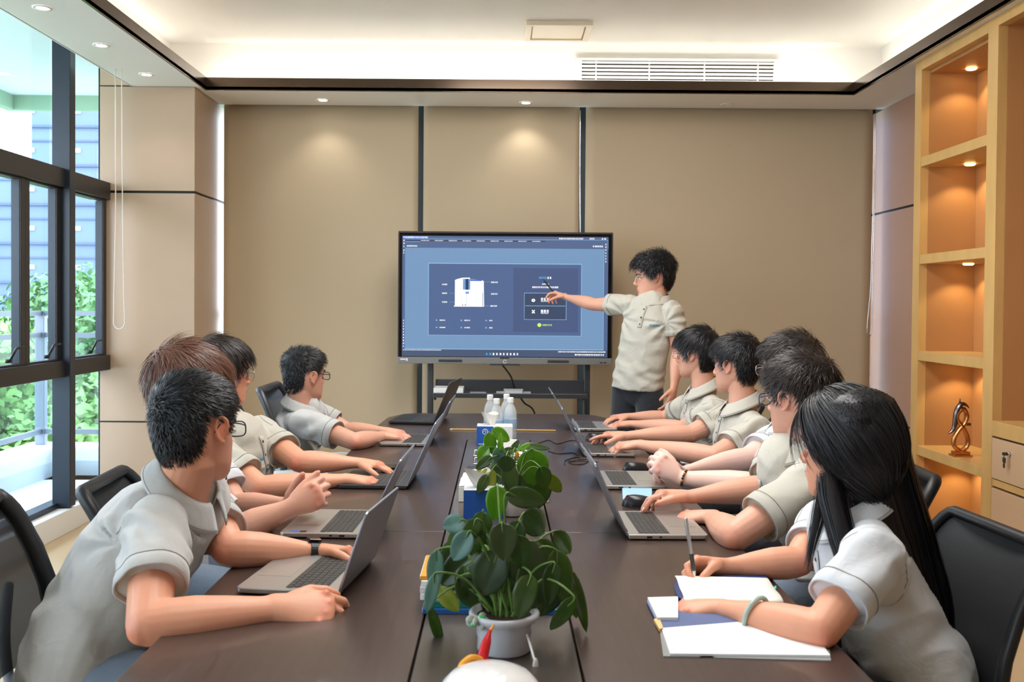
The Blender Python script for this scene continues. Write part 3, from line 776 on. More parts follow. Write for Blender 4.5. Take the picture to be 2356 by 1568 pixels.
# ================================================================== things on the table
ZTB = .75
def laptop_parts(root, W=.31, D=.222, ang=25, body=M_silver, lidm=M_alu2, H=.016, deck=None, keycol=M_key, lidlen=None):
    """local frame: hinge along Y through the origin, user towards +X"""
    L = lidlen or D
    b = MB(); r = .012
    pts = [(0, -W/2), (D-r, -W/2), (D-r*.3, -W/2+r*.3), (D, -W/2+r), (D, W/2-r), (D-r*.3, W/2-r*.3), (D-r, W/2), (0, W/2)]
    b.prism(pts, .004, H)
    base = part('base', b, body, root, bevel=.0025, local=True)
    part('underside', MB().box(.008, D-.012, -W/2+.01, W/2-.01, 0, .004), M_black, base, local=True)
    part('touchpad', MB().box(D*.60, D-.014, -.055, .055, H-.0005, H+.0005), deck or body, base, local=True)
    kb = part('keyboard_well', MB().box(.030, D*.53, -W/2+.018, W/2-.018, H-.001, H+.0003), pm('key_well', (84, 82, 80), .5), base, local=True)
    rows = 6; kx0 = .032; kx1 = D*.53-.002; kd = (kx1-kx0)/rows
    km = None
    for i in range(rows):
        x = kx0+kd*i
        if i == rows-1:
            cells = [(-W/2+.020, 4), (0, 0)]
            yy = -W/2+.020; wid = [.018]*4+[.098]+[.018]*int((W-.04-.098-.072)/.0188)
        else:
            yy = -W/2+.020; n = int((W-.04)/.0192); wid = [(W-.04)/n-.0015]*n
        for w in wid:
            q = link('key', keymesh(round(kd-.0022, 4), round(w, 4), keycol), base); q.location = (x+kd/2, yy+w/2, H+.0003)
            yy += w+.0015 if i < rows-1 else w+.0016
    for s in (-1, 1):
        part('port', MB().box(.05, .065, s*W/2-.001, s*W/2+.001, .007, .012), M_gap, base, local=True)
        part('port', MB().box(.085, .092, s*W/2-.001, s*W/2+.001, .008, .012), M_gap, base, local=True)
    part('hinge', MB().tube([(0, -W*.36, H-.004), (0, W*.36, H-.004)], .006, n=10), M_black, root, local=True, smooth=True)
    a = math.radians(ang); M = Matrix.Translation((0, 0, H-.002)) @ Matrix.Rotation(-a, 4, 'Y')
    lid = MB(); t = .006; r = .01
    for p in [0]:
        pts = [(-W/2, 0), (W/2, 0), (W/2, L-r), (W/2-r*.3, L-r*.3), (W/2-r, L), (-W/2+r, L), (-W/2+r*.3, L-r*.3), (-W/2, L-r)]
        vs = [M @ Vector((-t, y, z)) for y, z in pts]+[M @ Vector((0, y, z)) for y, z in pts]; n = len(pts)
        lid.add(vs, [tuple(range(n)), tuple(range(2*n-1, n-1, -1))]+[(i, (i+1) % n, n+(i+1) % n, n+i) for i in range(n)])
    lo = part('lid', lid, lidm, root, bevel=.0015, local=True)
    sc = MB().box(.0002, .001, -W/2+.006, W/2-.006, .012, L-.006, M=M)
    s_ = part('screen', sc, M_blackg, lo, local=True)
    e = MB().box(.001, .0013, -W/2+.012, W/2-.012, .022, L-.014, M=M)
    part('screen_image', e, em('laptop_glow', (150, 170, 190), .5), s_, local=True) if False else part('picture', e, em('laptop_glow', (150, 170, 190), .45), lo, local=True)
    return lo
_km = {}
def keymesh(a, b, mt):
    k = (a, b, mt.name)
    if k not in _km:
        h = .0016; i = .0008
        vs = [(-a/2, -b/2, 0), (a/2, -b/2, 0), (a/2, b/2, 0), (-a/2, b/2, 0), (-a/2+i, -b/2+i, h), (a/2-i, -b/2+i, h), (a/2-i, b/2-i, h), (-a/2+i, b/2-i, h)]
        _km[k] = MB().add(vs, [(4, 5, 6, 7), (0, 1, 5, 4), (1, 2, 6, 5), (2, 3, 7, 6), (3, 0, 4, 7)]).mesh('key', mt)
    return _km[k]
def laptop(near, label, right=True, rot=0, **kw):
    """near = pixel of the hinge end nearest the camera"""
    p = T(near[0], near[1], ZTB)
    W = kw.get('W', .31)
    rz = (0 if right else PI)+math.radians(rot)
    # hinge runs along local Y; near end is at -Y for right users, +Y for left users
    off = Matrix.Rotation(rz, 3, 'Z') @ Vector((0, (W/2 if right else -W/2), 0))
    t = thing('laptop', label, 'laptop', (p.x+off.x, p.y+off.y, ZTB), rz)
    laptop_parts(t, **kw)
    return t
laptop((1447, 1243), 'silver laptop nearest the camera on the right side, beside the small black mouse', True, rot=1, ang=25)
laptop((1391, 1127), 'silver laptop in front of the fair arms with the bead bracelet', True, rot=0, ang=24)
laptop((1345, 1051), 'silver laptop second from the far end on the right side, a cable in its side', True, rot=0, ang=26)
laptop((1322, 992), 'thin silver laptop at the far right end of the table', True, rot=0, ang=32)
lp = laptop((776, 1378), 'open silver laptop nearest the camera on the left, its lid held by both hands', False, rot=-7, ang=19, lidlen=.190, D=.235)
stk = laptop((834, 1241), 'silver laptop with a small blue sticker in front of the clasped hands', False, rot=-2, ang=26, D=.232)
for o in stk.children:
    if o.name.startswith('base'):
        part('sticker', MB().box(.182, .205, .128, .145, .016, .0166), pm('sticker_blue', (60, 110, 200), .4), o, local=True)
        part('sticker', MB().box(.160, .178, .128, .145, .016, .0166), pm('sticker_dark', (60, 30, 34), .4), o, local=True)
laptop((934, 1127), 'dark grey laptop under the typing hands, third from the camera on the left', False, rot=-2, ang=24, body=M_dgrey, lidm=M_alu2, D=.245)
laptop((983, 1028), 'silver laptop used by the man with short black hair at the far left', False, rot=-2, ang=27)
laptop((996, 978), 'large black laptop standing open at the far left end of the table', False, rot=-8, ang=22, body=M_black, lidm=pm('dark_lid', (70, 68, 66), .35, metal=.4), W=.36, D=.25, lidlen=.235)

def mouse(px, py, rz, label, red=False):
    p = T(px, py, ZTB); t = thing('computer_mouse', label, 'mouse', (p.x, p.y, ZTB), rz)
    def f(u, v):
        a = 2*PI*u; L = .053; w = .031
        x = L*math.cos(a); y = w*math.sin(a)*(1-.12*math.cos(a))
        h = .034*(1-.35*(math.cos(a)*.5+.0))*1.0
        k = v
        s = math.cos(k*PI/2)**.55
        zz = .036*math.sin(k*PI/2)*(1+.10*(-x*s)/L*1.0)
        return Vector((x*s+.004*math.sin(k*PI/2), y*s, zz))
    b = MB().grid(f, 28, 9, closeu=True)
    part('shell', b, pm('mouse_black', (26, 27, 30), .28), t, smooth=True, local=True)
    part('base', MB().lathe([(.0, 0), (.045, 0), (.047, .002)], 24), M_black, t, local=True)
    w = MB().tube([(-.032, -.004, .0265), (-.032, .004, .0265)], .009, n=14, round_ends=False)
    part('wheel', w, pm('mouse_red', (210, 40, 50), .4) if red else M_dgrey, t, local=True)
    return t
mouse(1468, 1164, math.radians(-12), 'black computer mouse with a red scroll wheel beside the nearest right laptop', True)
mouse(1462, 1083, math.radians(0), 'black computer mouse beside the second laptop from the camera on the right')
mouse(1372, 1012, 0, 'black computer mouse under the pointing fingers at the far right end')
# blue card box under the mouse hand
def boxthing(name, label, cat, pts, z0, z1, mt, pn='body', bevel=.001, group=None):
    cx = sum(p[0] for p in pts)/len(pts); cy = sum(p[1] for p in pts)/len(pts)
    t = thing(name, label, cat, (cx, cy, z0), 0, group)
    part(pn, MB().prism(pts, z0, z1), mt, t, bevel=bevel)
    return t
def xy(p): return (p.x, p.y)
a, b, c, d = T(1433, 1153), T(1500, 1153), T(1500, 1122), T(1431, 1122)
boxthing('sticky_note_pad', 'pale blue sticky note pad lying behind the black mouse with the red wheel', 'notepad', [xy(a), xy(b), xy(c), xy(d)], .75, .758, pm('note_blue', (150, 190, 225), .6), 'pages')
# notebook stack of the woman
M_page = pm('page_cream', (242, 238, 226), .6)
M_pagew = pm('page_white', (236, 236, 238), .6)
def flat(pxs, z): return [xy(T(x, y, z)) for x, y in pxs]
ff = thing('plastic_folder', 'translucent grey plastic document folder, lowest under the white papers', 'folder', T(1700, 1460))
part('sleeve', MB().prism(flat([(1510, 1395), (1526, 1511), (1610, 1512), (1618, 1506), (1634, 1506), (1646, 1514), (1912, 1521), (1905, 1470), (1780, 1380)], .75), .75, .7522), pm('folder_grey', (172, 174, 172), .25, alpha=.75), ff)
pw = part('loose_papers', MB().prism(flat([(1514, 1421), (1542, 1504), (1910, 1508), (1850, 1420)], .755), .7524, .7565), M_pagew)
tag(pw, 'white loose papers lying nearest the camera under the bangled arm', 'papers')
bk = thing('closed_notebook', 'blue-grey clipped notebook lying under the bangled wrist, beyond the loose papers', 'notebook', T(1650, 1400))
part('cover', MB().prism(flat([(1487, 1378), (1518, 1440), (1835, 1415), (1790, 1370), (1560, 1372)], .76), .7525, .757), pm('cover_blue', (88, 104, 148), .45), bk, bevel=.001)
part('pages', MB().prism(flat([(1490, 1372), (1512, 1418), (1560, 1418), (1560, 1370)], .765), .757, .764), M_pagew, bk)
part('page', MB().prism(flat([(1745, 1378), (1832, 1414), (1800, 1414), (1770, 1376)], .76), .7572, .7582), M_pagew, bk)
part('tab', MB().prism(flat([(1504, 1425), (1517, 1448), (1526, 1446), (1518, 1424)], .757), .7525, .759), pm('tab_orange', (232, 190, 130), .5), bk)
nb = thing('open_notebook', 'open cream notebook with dark blue cover under the writing hand', 'notebook', T(1680, 1350))
part('cover', MB().prism(flat([(1551, 1345), (1556, 1366), (1572, 1379), (1804, 1382), (1762, 1322), (1560, 1322)], .767), .7645, .767), pm('cover_navy', (36, 56, 112), .4), nb, bevel=.0008)
c0 = [T(1553, 1318, .775), T(1762, 1323, .775)]; c1_ = [T(1575, 1374, .775), T(1803, 1378, .775)]
def pg(u, v):
    a = c0[0].lerp(c0[1], u); b = c1_[0].lerp(c1_[1], u); q = a.lerp(b, v)
    q.z = .7675+.010*abs(math.sin(PI*v*1.0))**.7*(.6+.4*math.cos(2*PI*v)) + .002
    return q
pgo = part('pages', MB().grid(pg, 10, 16), M_page, nb, smooth=True)
s = pgo.modifiers.new('thick', 'SOLIDIFY'); s.thickness = .004; s.offset = -1
part('tab', MB().prism(flat([(1776, 1351), (1786, 1346), (1786, 1352), (1780, 1357)], .768), .7665, .768), pm('tab_teal', (90, 190, 180), .5), nb)
ph = part('black_phone', MB().prism(flat([(858, 1080), (918, 1080), (918, 1072), (866, 1072)], .75), .7502, .758), M_blackg, bevel=.002); tag(ph, 'flat black phone lying beyond the dark grey laptop on the left side', 'phone')
# pencil / bamboo stick lying across the far part of the table
a = T(1040, 987, .753); b = T(1278, 990, .753)
pk = thing('long_stick', 'thin golden stick with a pale tip lying across the far part of the table', 'stick', (a+b)/2); pk.location.z = .75
part('shaft', MB().tube([a, b], .0045, n=8), pm('stick_gold', (196, 160, 90), .5), pk, smooth=True)
part('tip', MB().tube([a+(a-b).normalized()*.012, a], [.001, .0045], n=8), M_white, pk, smooth=True)
# tissue boxes
M_tb = pm('tissue_blue', (36, 92, 180), .45); M_tw = pm('tissue_box_white', (226, 228, 232), .45)
def tissue(px, py, w, dpt, h, rz, label, logo=True):
    p = T(px, py, ZTB); t = thing('tissue_box', label, 'tissue box', (p.x, p.y, ZTB), rz)
    part('box', MB().box(0, w, 0, dpt, 0, h), M_tw, t, bevel=.0015, local=True)
    part('side_print', MB().box(-.0008, w*.0+.0, 0, dpt, 0, h), M_tb, t, local=True)
    part('side_print', MB().box(-.0008, w*.46, -.0008, 0.0, 0, h), M_tb, t, local=True)
    if logo:
        l = MB().tube([(w*.23+.012*math.cos(a), -.0014, h*.72+.012*math.sin(a)) for a in [i*PI/8 for i in range(17)]], .0015, n=5, cap=False)
        part('logo_ring', l, M_white, t, local=True)
        part('logo_mark', MB().tube(spline([(w*.23-.006, -.0014, h*.72), (w*.23, -.0014, h*.72+.006), (w*.23+.005, -.0014, h*.72), (w*.23, -.0014, h*.72-.006)], 3), .0015, n=5), M_white, t, local=True)
        part('lettering', MB().box(w*.04, w*.42, -.0016, -.0010, h*.06, h*.09), M_white, t, local=True)
    def ti(u, v):
        a = 2*PI*u; r = .012+.028*v+.006*math.sin(3*a+2*v)
        return Vector((w*.40+r*math.cos(a)-.012*v, dpt*.5+r*.5*math.sin(a), h+.055*v+.008*math.sin(2*a)*v))
    part('tissue', MB().grid(ti, 24, 8, closeu=True), M_paper, t, smooth=True, local=True)
    return t
# far box: blue end on the left, white front
t = tissue(1097, 1024, .165, .11, .088, 0, 'blue and white tissue box standing behind the plants near the water bottles')
t2 = tissue(1067, 1192, .12, .10, .085, math.radians(2), 'small blue tissue box left of the nearer plant leaves', False)
for o in list(t2.children):
    if o.name.startswith('side_print') and o.dimensions.x > .01 or o.name.startswith('side_print'): pass
part('front_print', MB().box(-.001, .121, -.0016, -.0008, 0, .086), M_tb, t2, local=True)
t2.location.y += .0
# the white card and paper before the far tissue box
pc = thing('table_card', 'white folded card leaning behind the far plant in front of the bottles', 'card', T(1155, 1030))
c = T(1112, 1036); d = T(1189, 1036)
part('front', MB().add([(c.x, c.y, .75), (d.x, c.y, .75), (d.x, c.y+.012, .80), (c.x, c.y+.012, .80), (c.x, c.y+.002, .75), (d.x, c.y+.002, .75), (d.x, c.y+.014, .80), (c.x, c.y+.014, .80)], [(0, 1, 2, 3), (7, 6, 5, 4), (3, 2, 6, 7), (0, 4, 5, 1), (1, 5, 6, 2), (0, 3, 7, 4)]), M_paper, pc)
part('back', MB().add([(c.x, c.y+.045, .75), (d.x, c.y+.045, .75), (d.x, c.y+.013, .80), (c.x, c.y+.013, .80), (c.x, c.y+.047, .75), (d.x, c.y+.047, .75), (d.x, c.y+.015, .80), (c.x, c.y+.015, .80)], [(0, 1, 2, 3), (7, 6, 5, 4), (3, 2, 6, 7), (0, 4, 5, 1), (1, 5, 6, 2), (0, 3, 7, 4)]), M_paper, pc)
# water bottles
M_wat = pm('bottle_plastic', (236, 244, 248), .08, alpha=.38)
M_wl = pm('bottle_label', (170, 205, 235), .4, alpha=.7)
M_cap = pm('bottle_cap', (240, 240, 240), .4)
bt0 = thing('water_bottle', '', 'bottle', (0, 0, ZTB))
prof = [(.0, .0), (.028, .0), (.031, .006), (.031, .03), (.0295, .036), (.031, .042), (.031, .115), (.029, .135), (.022, .155), (.0145, .168), (.0135, .178), (0, .178)]
part('bottle', MB().lathe(prof, 28), M_wat, bt0, smooth=True, local=True)
part('label', MB().lathe([(.0315, .05), (.0318, .052), (.0318, .098), (.0315, .10)], 28), M_wl, bt0, smooth=True, local=True)
cpm = MB().lathe([(.0, .201), (.0135, .201), (.0155, .198), (.0155, .176), (.0145, .175), (.0, .175)], 24)
part('cap', cpm, M_cap, bt0, smooth=False, local=True, bevel=.001)
bpx = [(1127, 951, 'clear water bottle with white cap, leftmost of the four beside the tissue box'),
       (1142, 955, 'clear water bottle with white cap standing nearest the camera, second of the four'),
       (1165, 948, 'clear water bottle with white cap standing farthest back of the four'),
       (1174, 952, 'clear water bottle with white cap, rightmost of the four')]
for i, (px, py, lb) in enumerate(bpx):
    dd = [4.32, 4.15, 4.36, 4.2][i]
    q = P(px, 1000, dd)
    if i == 0: bt0.location = (q.x, q.y, ZTB); bt0['label'] = lb
    else: dup(bt0, (q.x, q.y, ZTB), 0, lb)
# white carton, wire tray, dark pad
a, b = T(1055, 1154), T(1262, 1154)
ct = thing('white_carton', 'long white paper carton lying across the centre strip behind the near plant', 'carton', ((a.x+b.x)/2, a.y+.1, ZTB))
part('carton', MB().box(a.x, b.x, a.y, a.y+.17, .75, .80), M_paper, ct, bevel=.002)
part('flap', MB().add([(a.x, a.y, .802), (b.x, a.y, .802), (b.x, a.y+.17, .812), (a.x+.01, a.y+.17, .816), (a.x, a.y, .803), (b.x, a.y, .803), (b.x, a.y+.17, .813), (a.x+.01, a.y+.17, .817)], [(0, 3, 2, 1), (4, 5, 6, 7), (0, 1, 5, 4), (1, 2, 6, 5), (2, 3, 7, 6), (3, 0, 4, 7)]), M_paper, ct)
a, b = T(1090, 1068), T(1214, 1068)
wt = thing('wire_tray', 'small silver wire tray of green and white cards behind the far plant', 'tray', ((a.x+b.x)/2, a.y+.07, ZTB))
x0, x1, y0, y1 = a.x, b.x, a.y, a.y+.15
for z in (.753, .785):
    part('wire', MB().tube([(x0, y0, z), (x1, y0, z), (x1, y1, z), (x0, y1, z)], .002, n=6, closed=True), M_chrome, wt)
for i in range(9):
    x = x0+(x1-x0)*i/8; part('wire', MB().tube([(x, y0, .785), (x, y0, .753), (x, y1, .753), (x, y1, .785)], .0014, n=5), M_chrome, wt)
M_cg = pm('card_green', (30, 130, 96), .5)
for i in range(5):
    cc = part('card_stack', MB().box(x0+.02, x1-.02, y0+.02, y1-.02, .757+i*.007, .757+i*.007+.0058), M_cg if i % 2 else M_paper)
    tag(cc, ['lowest white card packet in the silver wire tray', 'lower green card packet in the silver wire tray', 'middle white card packet in the silver wire tray', 'upper green card packet in the silver wire tray', 'top white card packet in the silver wire tray'][i], 'cards')
    cc.name = 'card_packet'
a, b = T(1073, 1088), T(1130, 1088)
nt_ = part('dark_notebook', MB().box(a.x, b.x+.06, a.y, a.y+.13, .75, .757), pm('navy_cover', (42, 50, 72), .4), bevel=.002); tag(nt_, 'thin navy notebook lying between the white carton and the wire tray', 'notebook')
# books under the plant
def bookpx(x0p, x1p, yp, d, dep, z0, h, mt, label, pages=None, name='book'):
    a = P(x0p, yp, d); b = P(x1p, yp, d)
    t = thing(name, label, 'book', ((a.x+b.x)/2, a.y+dep/2, z0))
    part('cover', MB().box(a.x, b.x, a.y, a.y+dep, z0, z0+h), mt, t, bevel=.001)
    if pages:
        part('pages', MB().box(a.x-.001, a.x+.04, a.y+.004, a.y+dep-.004, z0+h*.2, z0+h*.85), pages, t)
    return t
dB = T(1130, 1413).y/K
bookpx(972, 1290, 1412, dB, .20, .75, .011, pm('book_blue', (34, 92, 160), .4), 'blue covered book at the bottom of the pile behind the plant pot', M_pagew)
bookpx(978, 1262, 1400, dB+.004, .19, .7615, .014, pm('book_teal', (20, 110, 96), .45), 'teal green book second from the bottom of the pile behind the plant pot', M_pagew)
bookpx(967, 1240, 1385, dB+.01, .18, .776, .013, M_pagew, 'white unbound booklet lying on the teal book behind the plant')
bookpx(966, 1236, 1370, dB+.012, .178, .790, .013, pm('book_white2', (224, 222, 224), .5), 'second white booklet from the top of the pile behind the plant')
bookpx(969, 1230, 1350, dB+.014, .176, .804, .011, M_paper, 'white booklet below the orange edged one in the pile')
bookpx(967, 1225, 1335, dB+.02, .17, .816, .008, pm('book_orange', (232, 150, 30), .45), 'orange edged booklet on top of the pile behind the plant', M_page)
# cables on the table
def cable(pxs, label, r=.0016):
    pts = [T(x, y, ZTB+.0022) for x, y in pxs]; pt = spline(pts, 6)
    o = part('thin_cable', MB().tube(pt, r*1.2, n=6), M_black, smooth=True); tag(o, label, 'cable')
cable([(1236, 1020), (1262, 1012), (1282, 1020), (1310, 1013), (1326, 1013)], 'thin black cable curling on the table behind the far right laptop')
cable([(1262, 1037), (1285, 1043), (1318, 1041), (1332, 1048)], 'thin black cable lying behind the cable tangle, right of the far plant')
cable([(1299, 1068), (1302, 1058), (1330, 1051), (1332, 1056), (1310, 1062), (1350, 1056), (1345, 1066), (1318, 1067), (1308, 1060), (1340, 1060), (1375, 1062)], 'tangled black cable plugged into the laptop second from the far end')
# white round lid at the bottom edge and the ornament by the pot
c = T(1128, 1568, .75)
q = P(1128, 1620, 1.438)
ld = thing('white_bowl_lid', 'white glossy domed lid at the bottom edge in front of the plant pot', 'lid', (q.x, q.y, ZTB))
M_por = pm('white_porcelain', (232, 230, 230), .15, coat=.5)
part('dome', MB().lathe([(.085, 0), (.085, .006), (.080, .02), (.066, .034), (.045, .043), (.02, .047), (0, .048)], 48), M_por, ld, smooth=True, local=True)
# ================================================================== plants
def leafmat(name, c1, c2):
    m = pm(name, c1, .27, spec=.5, var=.0)
    nt = m.node_tree; b = nt.nodes['Principled BSDF']
    n = nt.nodes.new('ShaderNodeTexNoise'); n.inputs['Scale'].default_value = 30; t = nt.nodes.new('ShaderNodeTexCoord')
    nt.links.new(t.outputs['Object'], n.inputs['Vector'])
    r = nt.nodes.new('ShaderNodeValToRGB'); r.color_ramp.elements[0].color = (*lin(c1), 1); r.color_ramp.elements[1].color = (*lin(c2), 1)
    r.color_ramp.elements[0].position = .35; r.color_ramp.elements[1].position = .65
    nt.links.new(n.outputs[0], r.inputs[0]); nt.links.new(r.outputs[0], b.inputs['Base Color'])
    tr = nt.nodes.new('ShaderNodeBsdfTranslucent'); tr.inputs[0].default_value = (*lin((150, 200, 50)), 1)
    mx = nt.nodes.new('ShaderNodeMixShader'); mx.inputs[0].default_value = .22
    nt.links.new(b.outputs[0], mx.inputs[1]); nt.links.new(tr.outputs[0], mx.inputs[2]); nt.links.new(mx.outputs[0], nt.nodes['Material Output'].inputs[0])
    return m
LM = {'g': leafmat('leaf_green', (56, 78, 40), (74, 92, 48)), 'd': leafmat('leaf_dark', (48, 64, 46), (66, 76, 54)),
      'v': leafmat('leaf_vivid', (84, 140, 30), (104, 156, 40)), 'y': leafmat('leaf_yellow', (128, 140, 40), (150, 150, 60)), 'b': leafmat('leaf_sheen', (84, 116, 112), (104, 136, 128))}  # the bluish leaf tone paints in the sheen of glossy reflections
M_stem = pm('leaf_stem', (96, 128, 58), .45)
M_soil = pm('soil', (48, 30, 24), .9, bump=1, bscale=120, var=.3, vscale=60)
VD = Vector((0, -1, 0))
def leafmesh(L, Wd, droop, fold):
    nu, nv = 9, 11
    def f(u, v):
        s = u*2-1
        w = Wd/2*(max(0, math.sin(PI*min(1, v**.78)))**.62)*(1 if v < .98 else .3)
        x = s*w; y = v*L
        z = -droop*L*v*v + fold*abs(x)**1.0 - (s*s)*w*.12
        return Vector((x, y, z))
    return MB().grid(f, nu, nv)
def plant(root_name, label, soil_c, leaves, seed, stemr=.0022):
    rs = random.Random(seed)
    root = thing(root_name, label, 'plant', soil_c)
    for (cx, cy, L, Wd, ang, mt, dd) in leaves:
        c = P(cx, cy, dd)
        sc = dd*K/FPX
        Lm, Wm = L*sc*1.36, Wd*sc*1.24
        a = math.radians(ang)
        tipd = Vector((math.cos(a), 0, math.sin(a)))
        fs = min(.75, 1-min(1, Wm/Lm)*.0); tilt = rs.uniform(-.45, .35)
        tipd = (tipd+Vector((0, -tilt, 0))).normalized()
        nrm = Vector((rs.uniform(-.35, .35), -1, rs.uniform(.15, .7))); nrm = (nrm-tipd*nrm.dot(tipd)).normalized()
        xx = tipd.cross(nrm).normalized()
        M = Matrix((xx, tipd, nrm)).transposed().to_4x4()
        base = c-tipd*(Lm*.5)
        b = leafmesh(Lm, Wm, rs.uniform(.05, .22), rs.uniform(.15, .4))
        b.v = [tuple((M @ Vector(v))+base) for v in b.v]
        lf = part('leaf', b, LM[mt], root, smooth=True)
        sd = lf.modifiers.new('thick', 'SOLIDIFY'); sd.thickness = .0008
        mid = soil_c.lerp(base, .55)+Vector((0, .01, .045*rs.uniform(.5, 1.2)))
        st = soil_c+Vector((rs.uniform(-.02, .02), rs.uniform(-.015, .02), -.004))
        part('stem', MB().tube(spline([st, mid, base, base+tipd*Lm*.25], 5), [(stemr*(1.25-.6*i/15)) for i in range(16)], n=6), M_stem, root, smooth=True)
    return root
def c6(lst, d0, jit, seed):
    r = random.Random(seed); out = []
    for (x, y, L, Wd, ang, m) in lst:
        out.append((800+x*.426, 900+y*.426, L*.426, Wd*.426, ang, m, d0+r.uniform(-jit, jit)))
    return out
near = [(765, 985, 210, 165, 248, 'd'), (835, 1140, 262, 195, 268, 'd'), (990, 975, 272, 200, 285, 'd'), (470, 980, 220, 80, 262, 'b'),
        (600, 950, 215, 130, 225, 'd'), (615, 835, 150, 100, 240, 'b'), (840, 810, 150, 135, 275, 'd'), (1010, 710, 140, 125, 318, 'd'),
        (730, 710, 112, 90, 268, 'g'), (570, 715, 105, 90, 200, 'b'), (805, 600, 140, 100, 268, 'v'), (965, 575, 185, 95, 348, 'd'),
        (1165, 820, 145, 80, 305, 'g'), (1150, 1000, 230, 115, 283, 'g'), (1255, 1130, 270, 62, 290, 'g'), (1160, 1215, 230, 80, 248, 'g'),
        (480, 1280, 220, 50, 285, 'g'), (545, 1120, 130, 80, 310, 'y'), (630, 1030, 140, 90, 265, 'g'), (870, 920, 160, 80, 270, 'g'),
        (1085, 860, 130, 80, 320, 'g'), (955, 1110, 190, 110, 255, 'g'), (1085, 1130, 180, 95, 232, 'd'), (575, 790, 150, 60, 232, 'g'),
        (690, 810, 125, 95, 262, 'd'), (450, 1090, 170, 60, 255, 'b'), (1225, 1120, 230, 70, 272, 'g'), (650, 1090, 170, 100, 300, 'd'),
        (700, 900, 150, 100, 300, 'g'), (1040, 1010, 160, 100, 300, 'g'), (540, 890, 160, 80, 240, 'd'), (900, 1060, 170, 120, 250, 'g'),
        (700, 1010, 170, 110, 240, 'd'), (780, 880, 150, 100, 290, 'd'), (900, 780, 140, 100, 250, 'd'), (1080, 940, 160, 100, 290, 'd'), (560, 1010, 170, 90, 250, 'd'), (660, 760, 120, 80, 240, 'g'), (930, 870, 150, 110, 280, 'd'), (1100, 1040, 180, 90, 265, 'd'), (740, 1090, 150, 100, 262, 'g'), (1010, 1100, 160, 90, 290, 'g')]
soilc = P(1160, 1425, 1.63)
PZ = .815
soil1 = Vector((soilc.x, soilc.y, PZ-.012))
pa = plant('potted_plant', 'leafy green plant in a small white ceramic pot nearest the camera', soil1, c6(near, 1.66, .09, 3), 11)
pc_ = (soilc.x, soilc.y, ZTB)
part('pot', MB().lathe([(.0, 0), (.048, 0), (.051, .004), (.050, .028), (.0525, .032), (.0515, .052), (.060, .058), (.0655, .064), (.067, .070), (.064, .074), (.056, .073), (.053, .062), (.0, .060)], 48, pc_), pm('ceramic_grey_white', (196, 198, 204), .25, coat=.4), pa, smooth=True)
part('soil', MB().lathe([(0, .063), (.030, .066), (.053, .064), (.054, .060)], 24, pc_), M_soil, pa, smooth=True)
# crystal flower on the rim
cf = thing('crystal_flower', 'small pale stone flower with green crystals perched on the pot rim', 'ornament', P(1098, 1415, 1.60)); cf.location.z = PZ-.005
fc = Vector(cf.location)
rr = random.Random(5)
for i in range(7):
    a = i*2*PI/7; q = fc+Vector((.014*math.cos(a), .012*math.sin(a), .006*math.sin(a*2)+.004))
    part('petal', MB().ell(q, (.0095, .006, .008), Matrix.Rotation(a, 3, 'Z'), 10, 6), pm('pale_stone', (176, 184, 172), .5), cf, smooth=True)
part('crystal', MB().ell(fc+Vector((.008, -.008, .012)), (.008, .006, .006), None, 6, 4), pm('crystal_green', (60, 190, 110), .1), cf)
part('crystal', MB().ell(fc+Vector((-.006, -.012, .002)), (.007, .005, .005), None, 6, 4), MATS['crystal_green'], cf)
# red and yellow ribbon ornament
rb = thing('ribbon_ornament', 'red and orange cord ornament hanging from the pot rim towards the white lid', 'ornament', P(1110, 1480, 1.53))
M_red = pm('ornament_red', (196, 24, 34), .35); M_or = pm('ornament_orange', (236, 160, 50), .4)
part('red_body', MB().tube(spline([P(1127, 1450, 1.535), P(1120, 1475, 1.525), P(1112, 1505, 1.515), P(1108, 1540, 1.50)], 4), [.003, .0035, .005, .0065, .008, .0085, .009, .0095, .0098, .010, .0105, .011, .011], n=12), M_red, rb, smooth=True)
part('orange_neck', MB().tube([P(1135, 1438, 1.55), P(1127, 1452, 1.535)], [.0022, .0034], n=8), M_or, rb, smooth=True)
part('yellow_loop', MB().tube(spline([P(1105, 1517, 1.50), P(1085, 1512, 1.49), P(1064, 1528, 1.48), P(1058, 1548, 1.47), P(1075, 1540, 1.48), P(1098, 1530, 1.49)], 4), .006, n=10), M_or, rb, smooth=True)
sp_ = thing('white_tassel', 'white drop-shaped tag on a thin cord hanging at the right side of the pot', 'tag', P(1230, 1520, 1.56))
part('cord', MB().tube([P(1213, 1460, 1.60), P(1222, 1490, 1.575), P(1229, 1515, 1.56)], .0022, n=8), M_white, sp_, smooth=True)
part('drop', MB().ell(P(1232, 1535, 1.555), (.0055, .004, .018)), M_white, sp_, smooth=True)
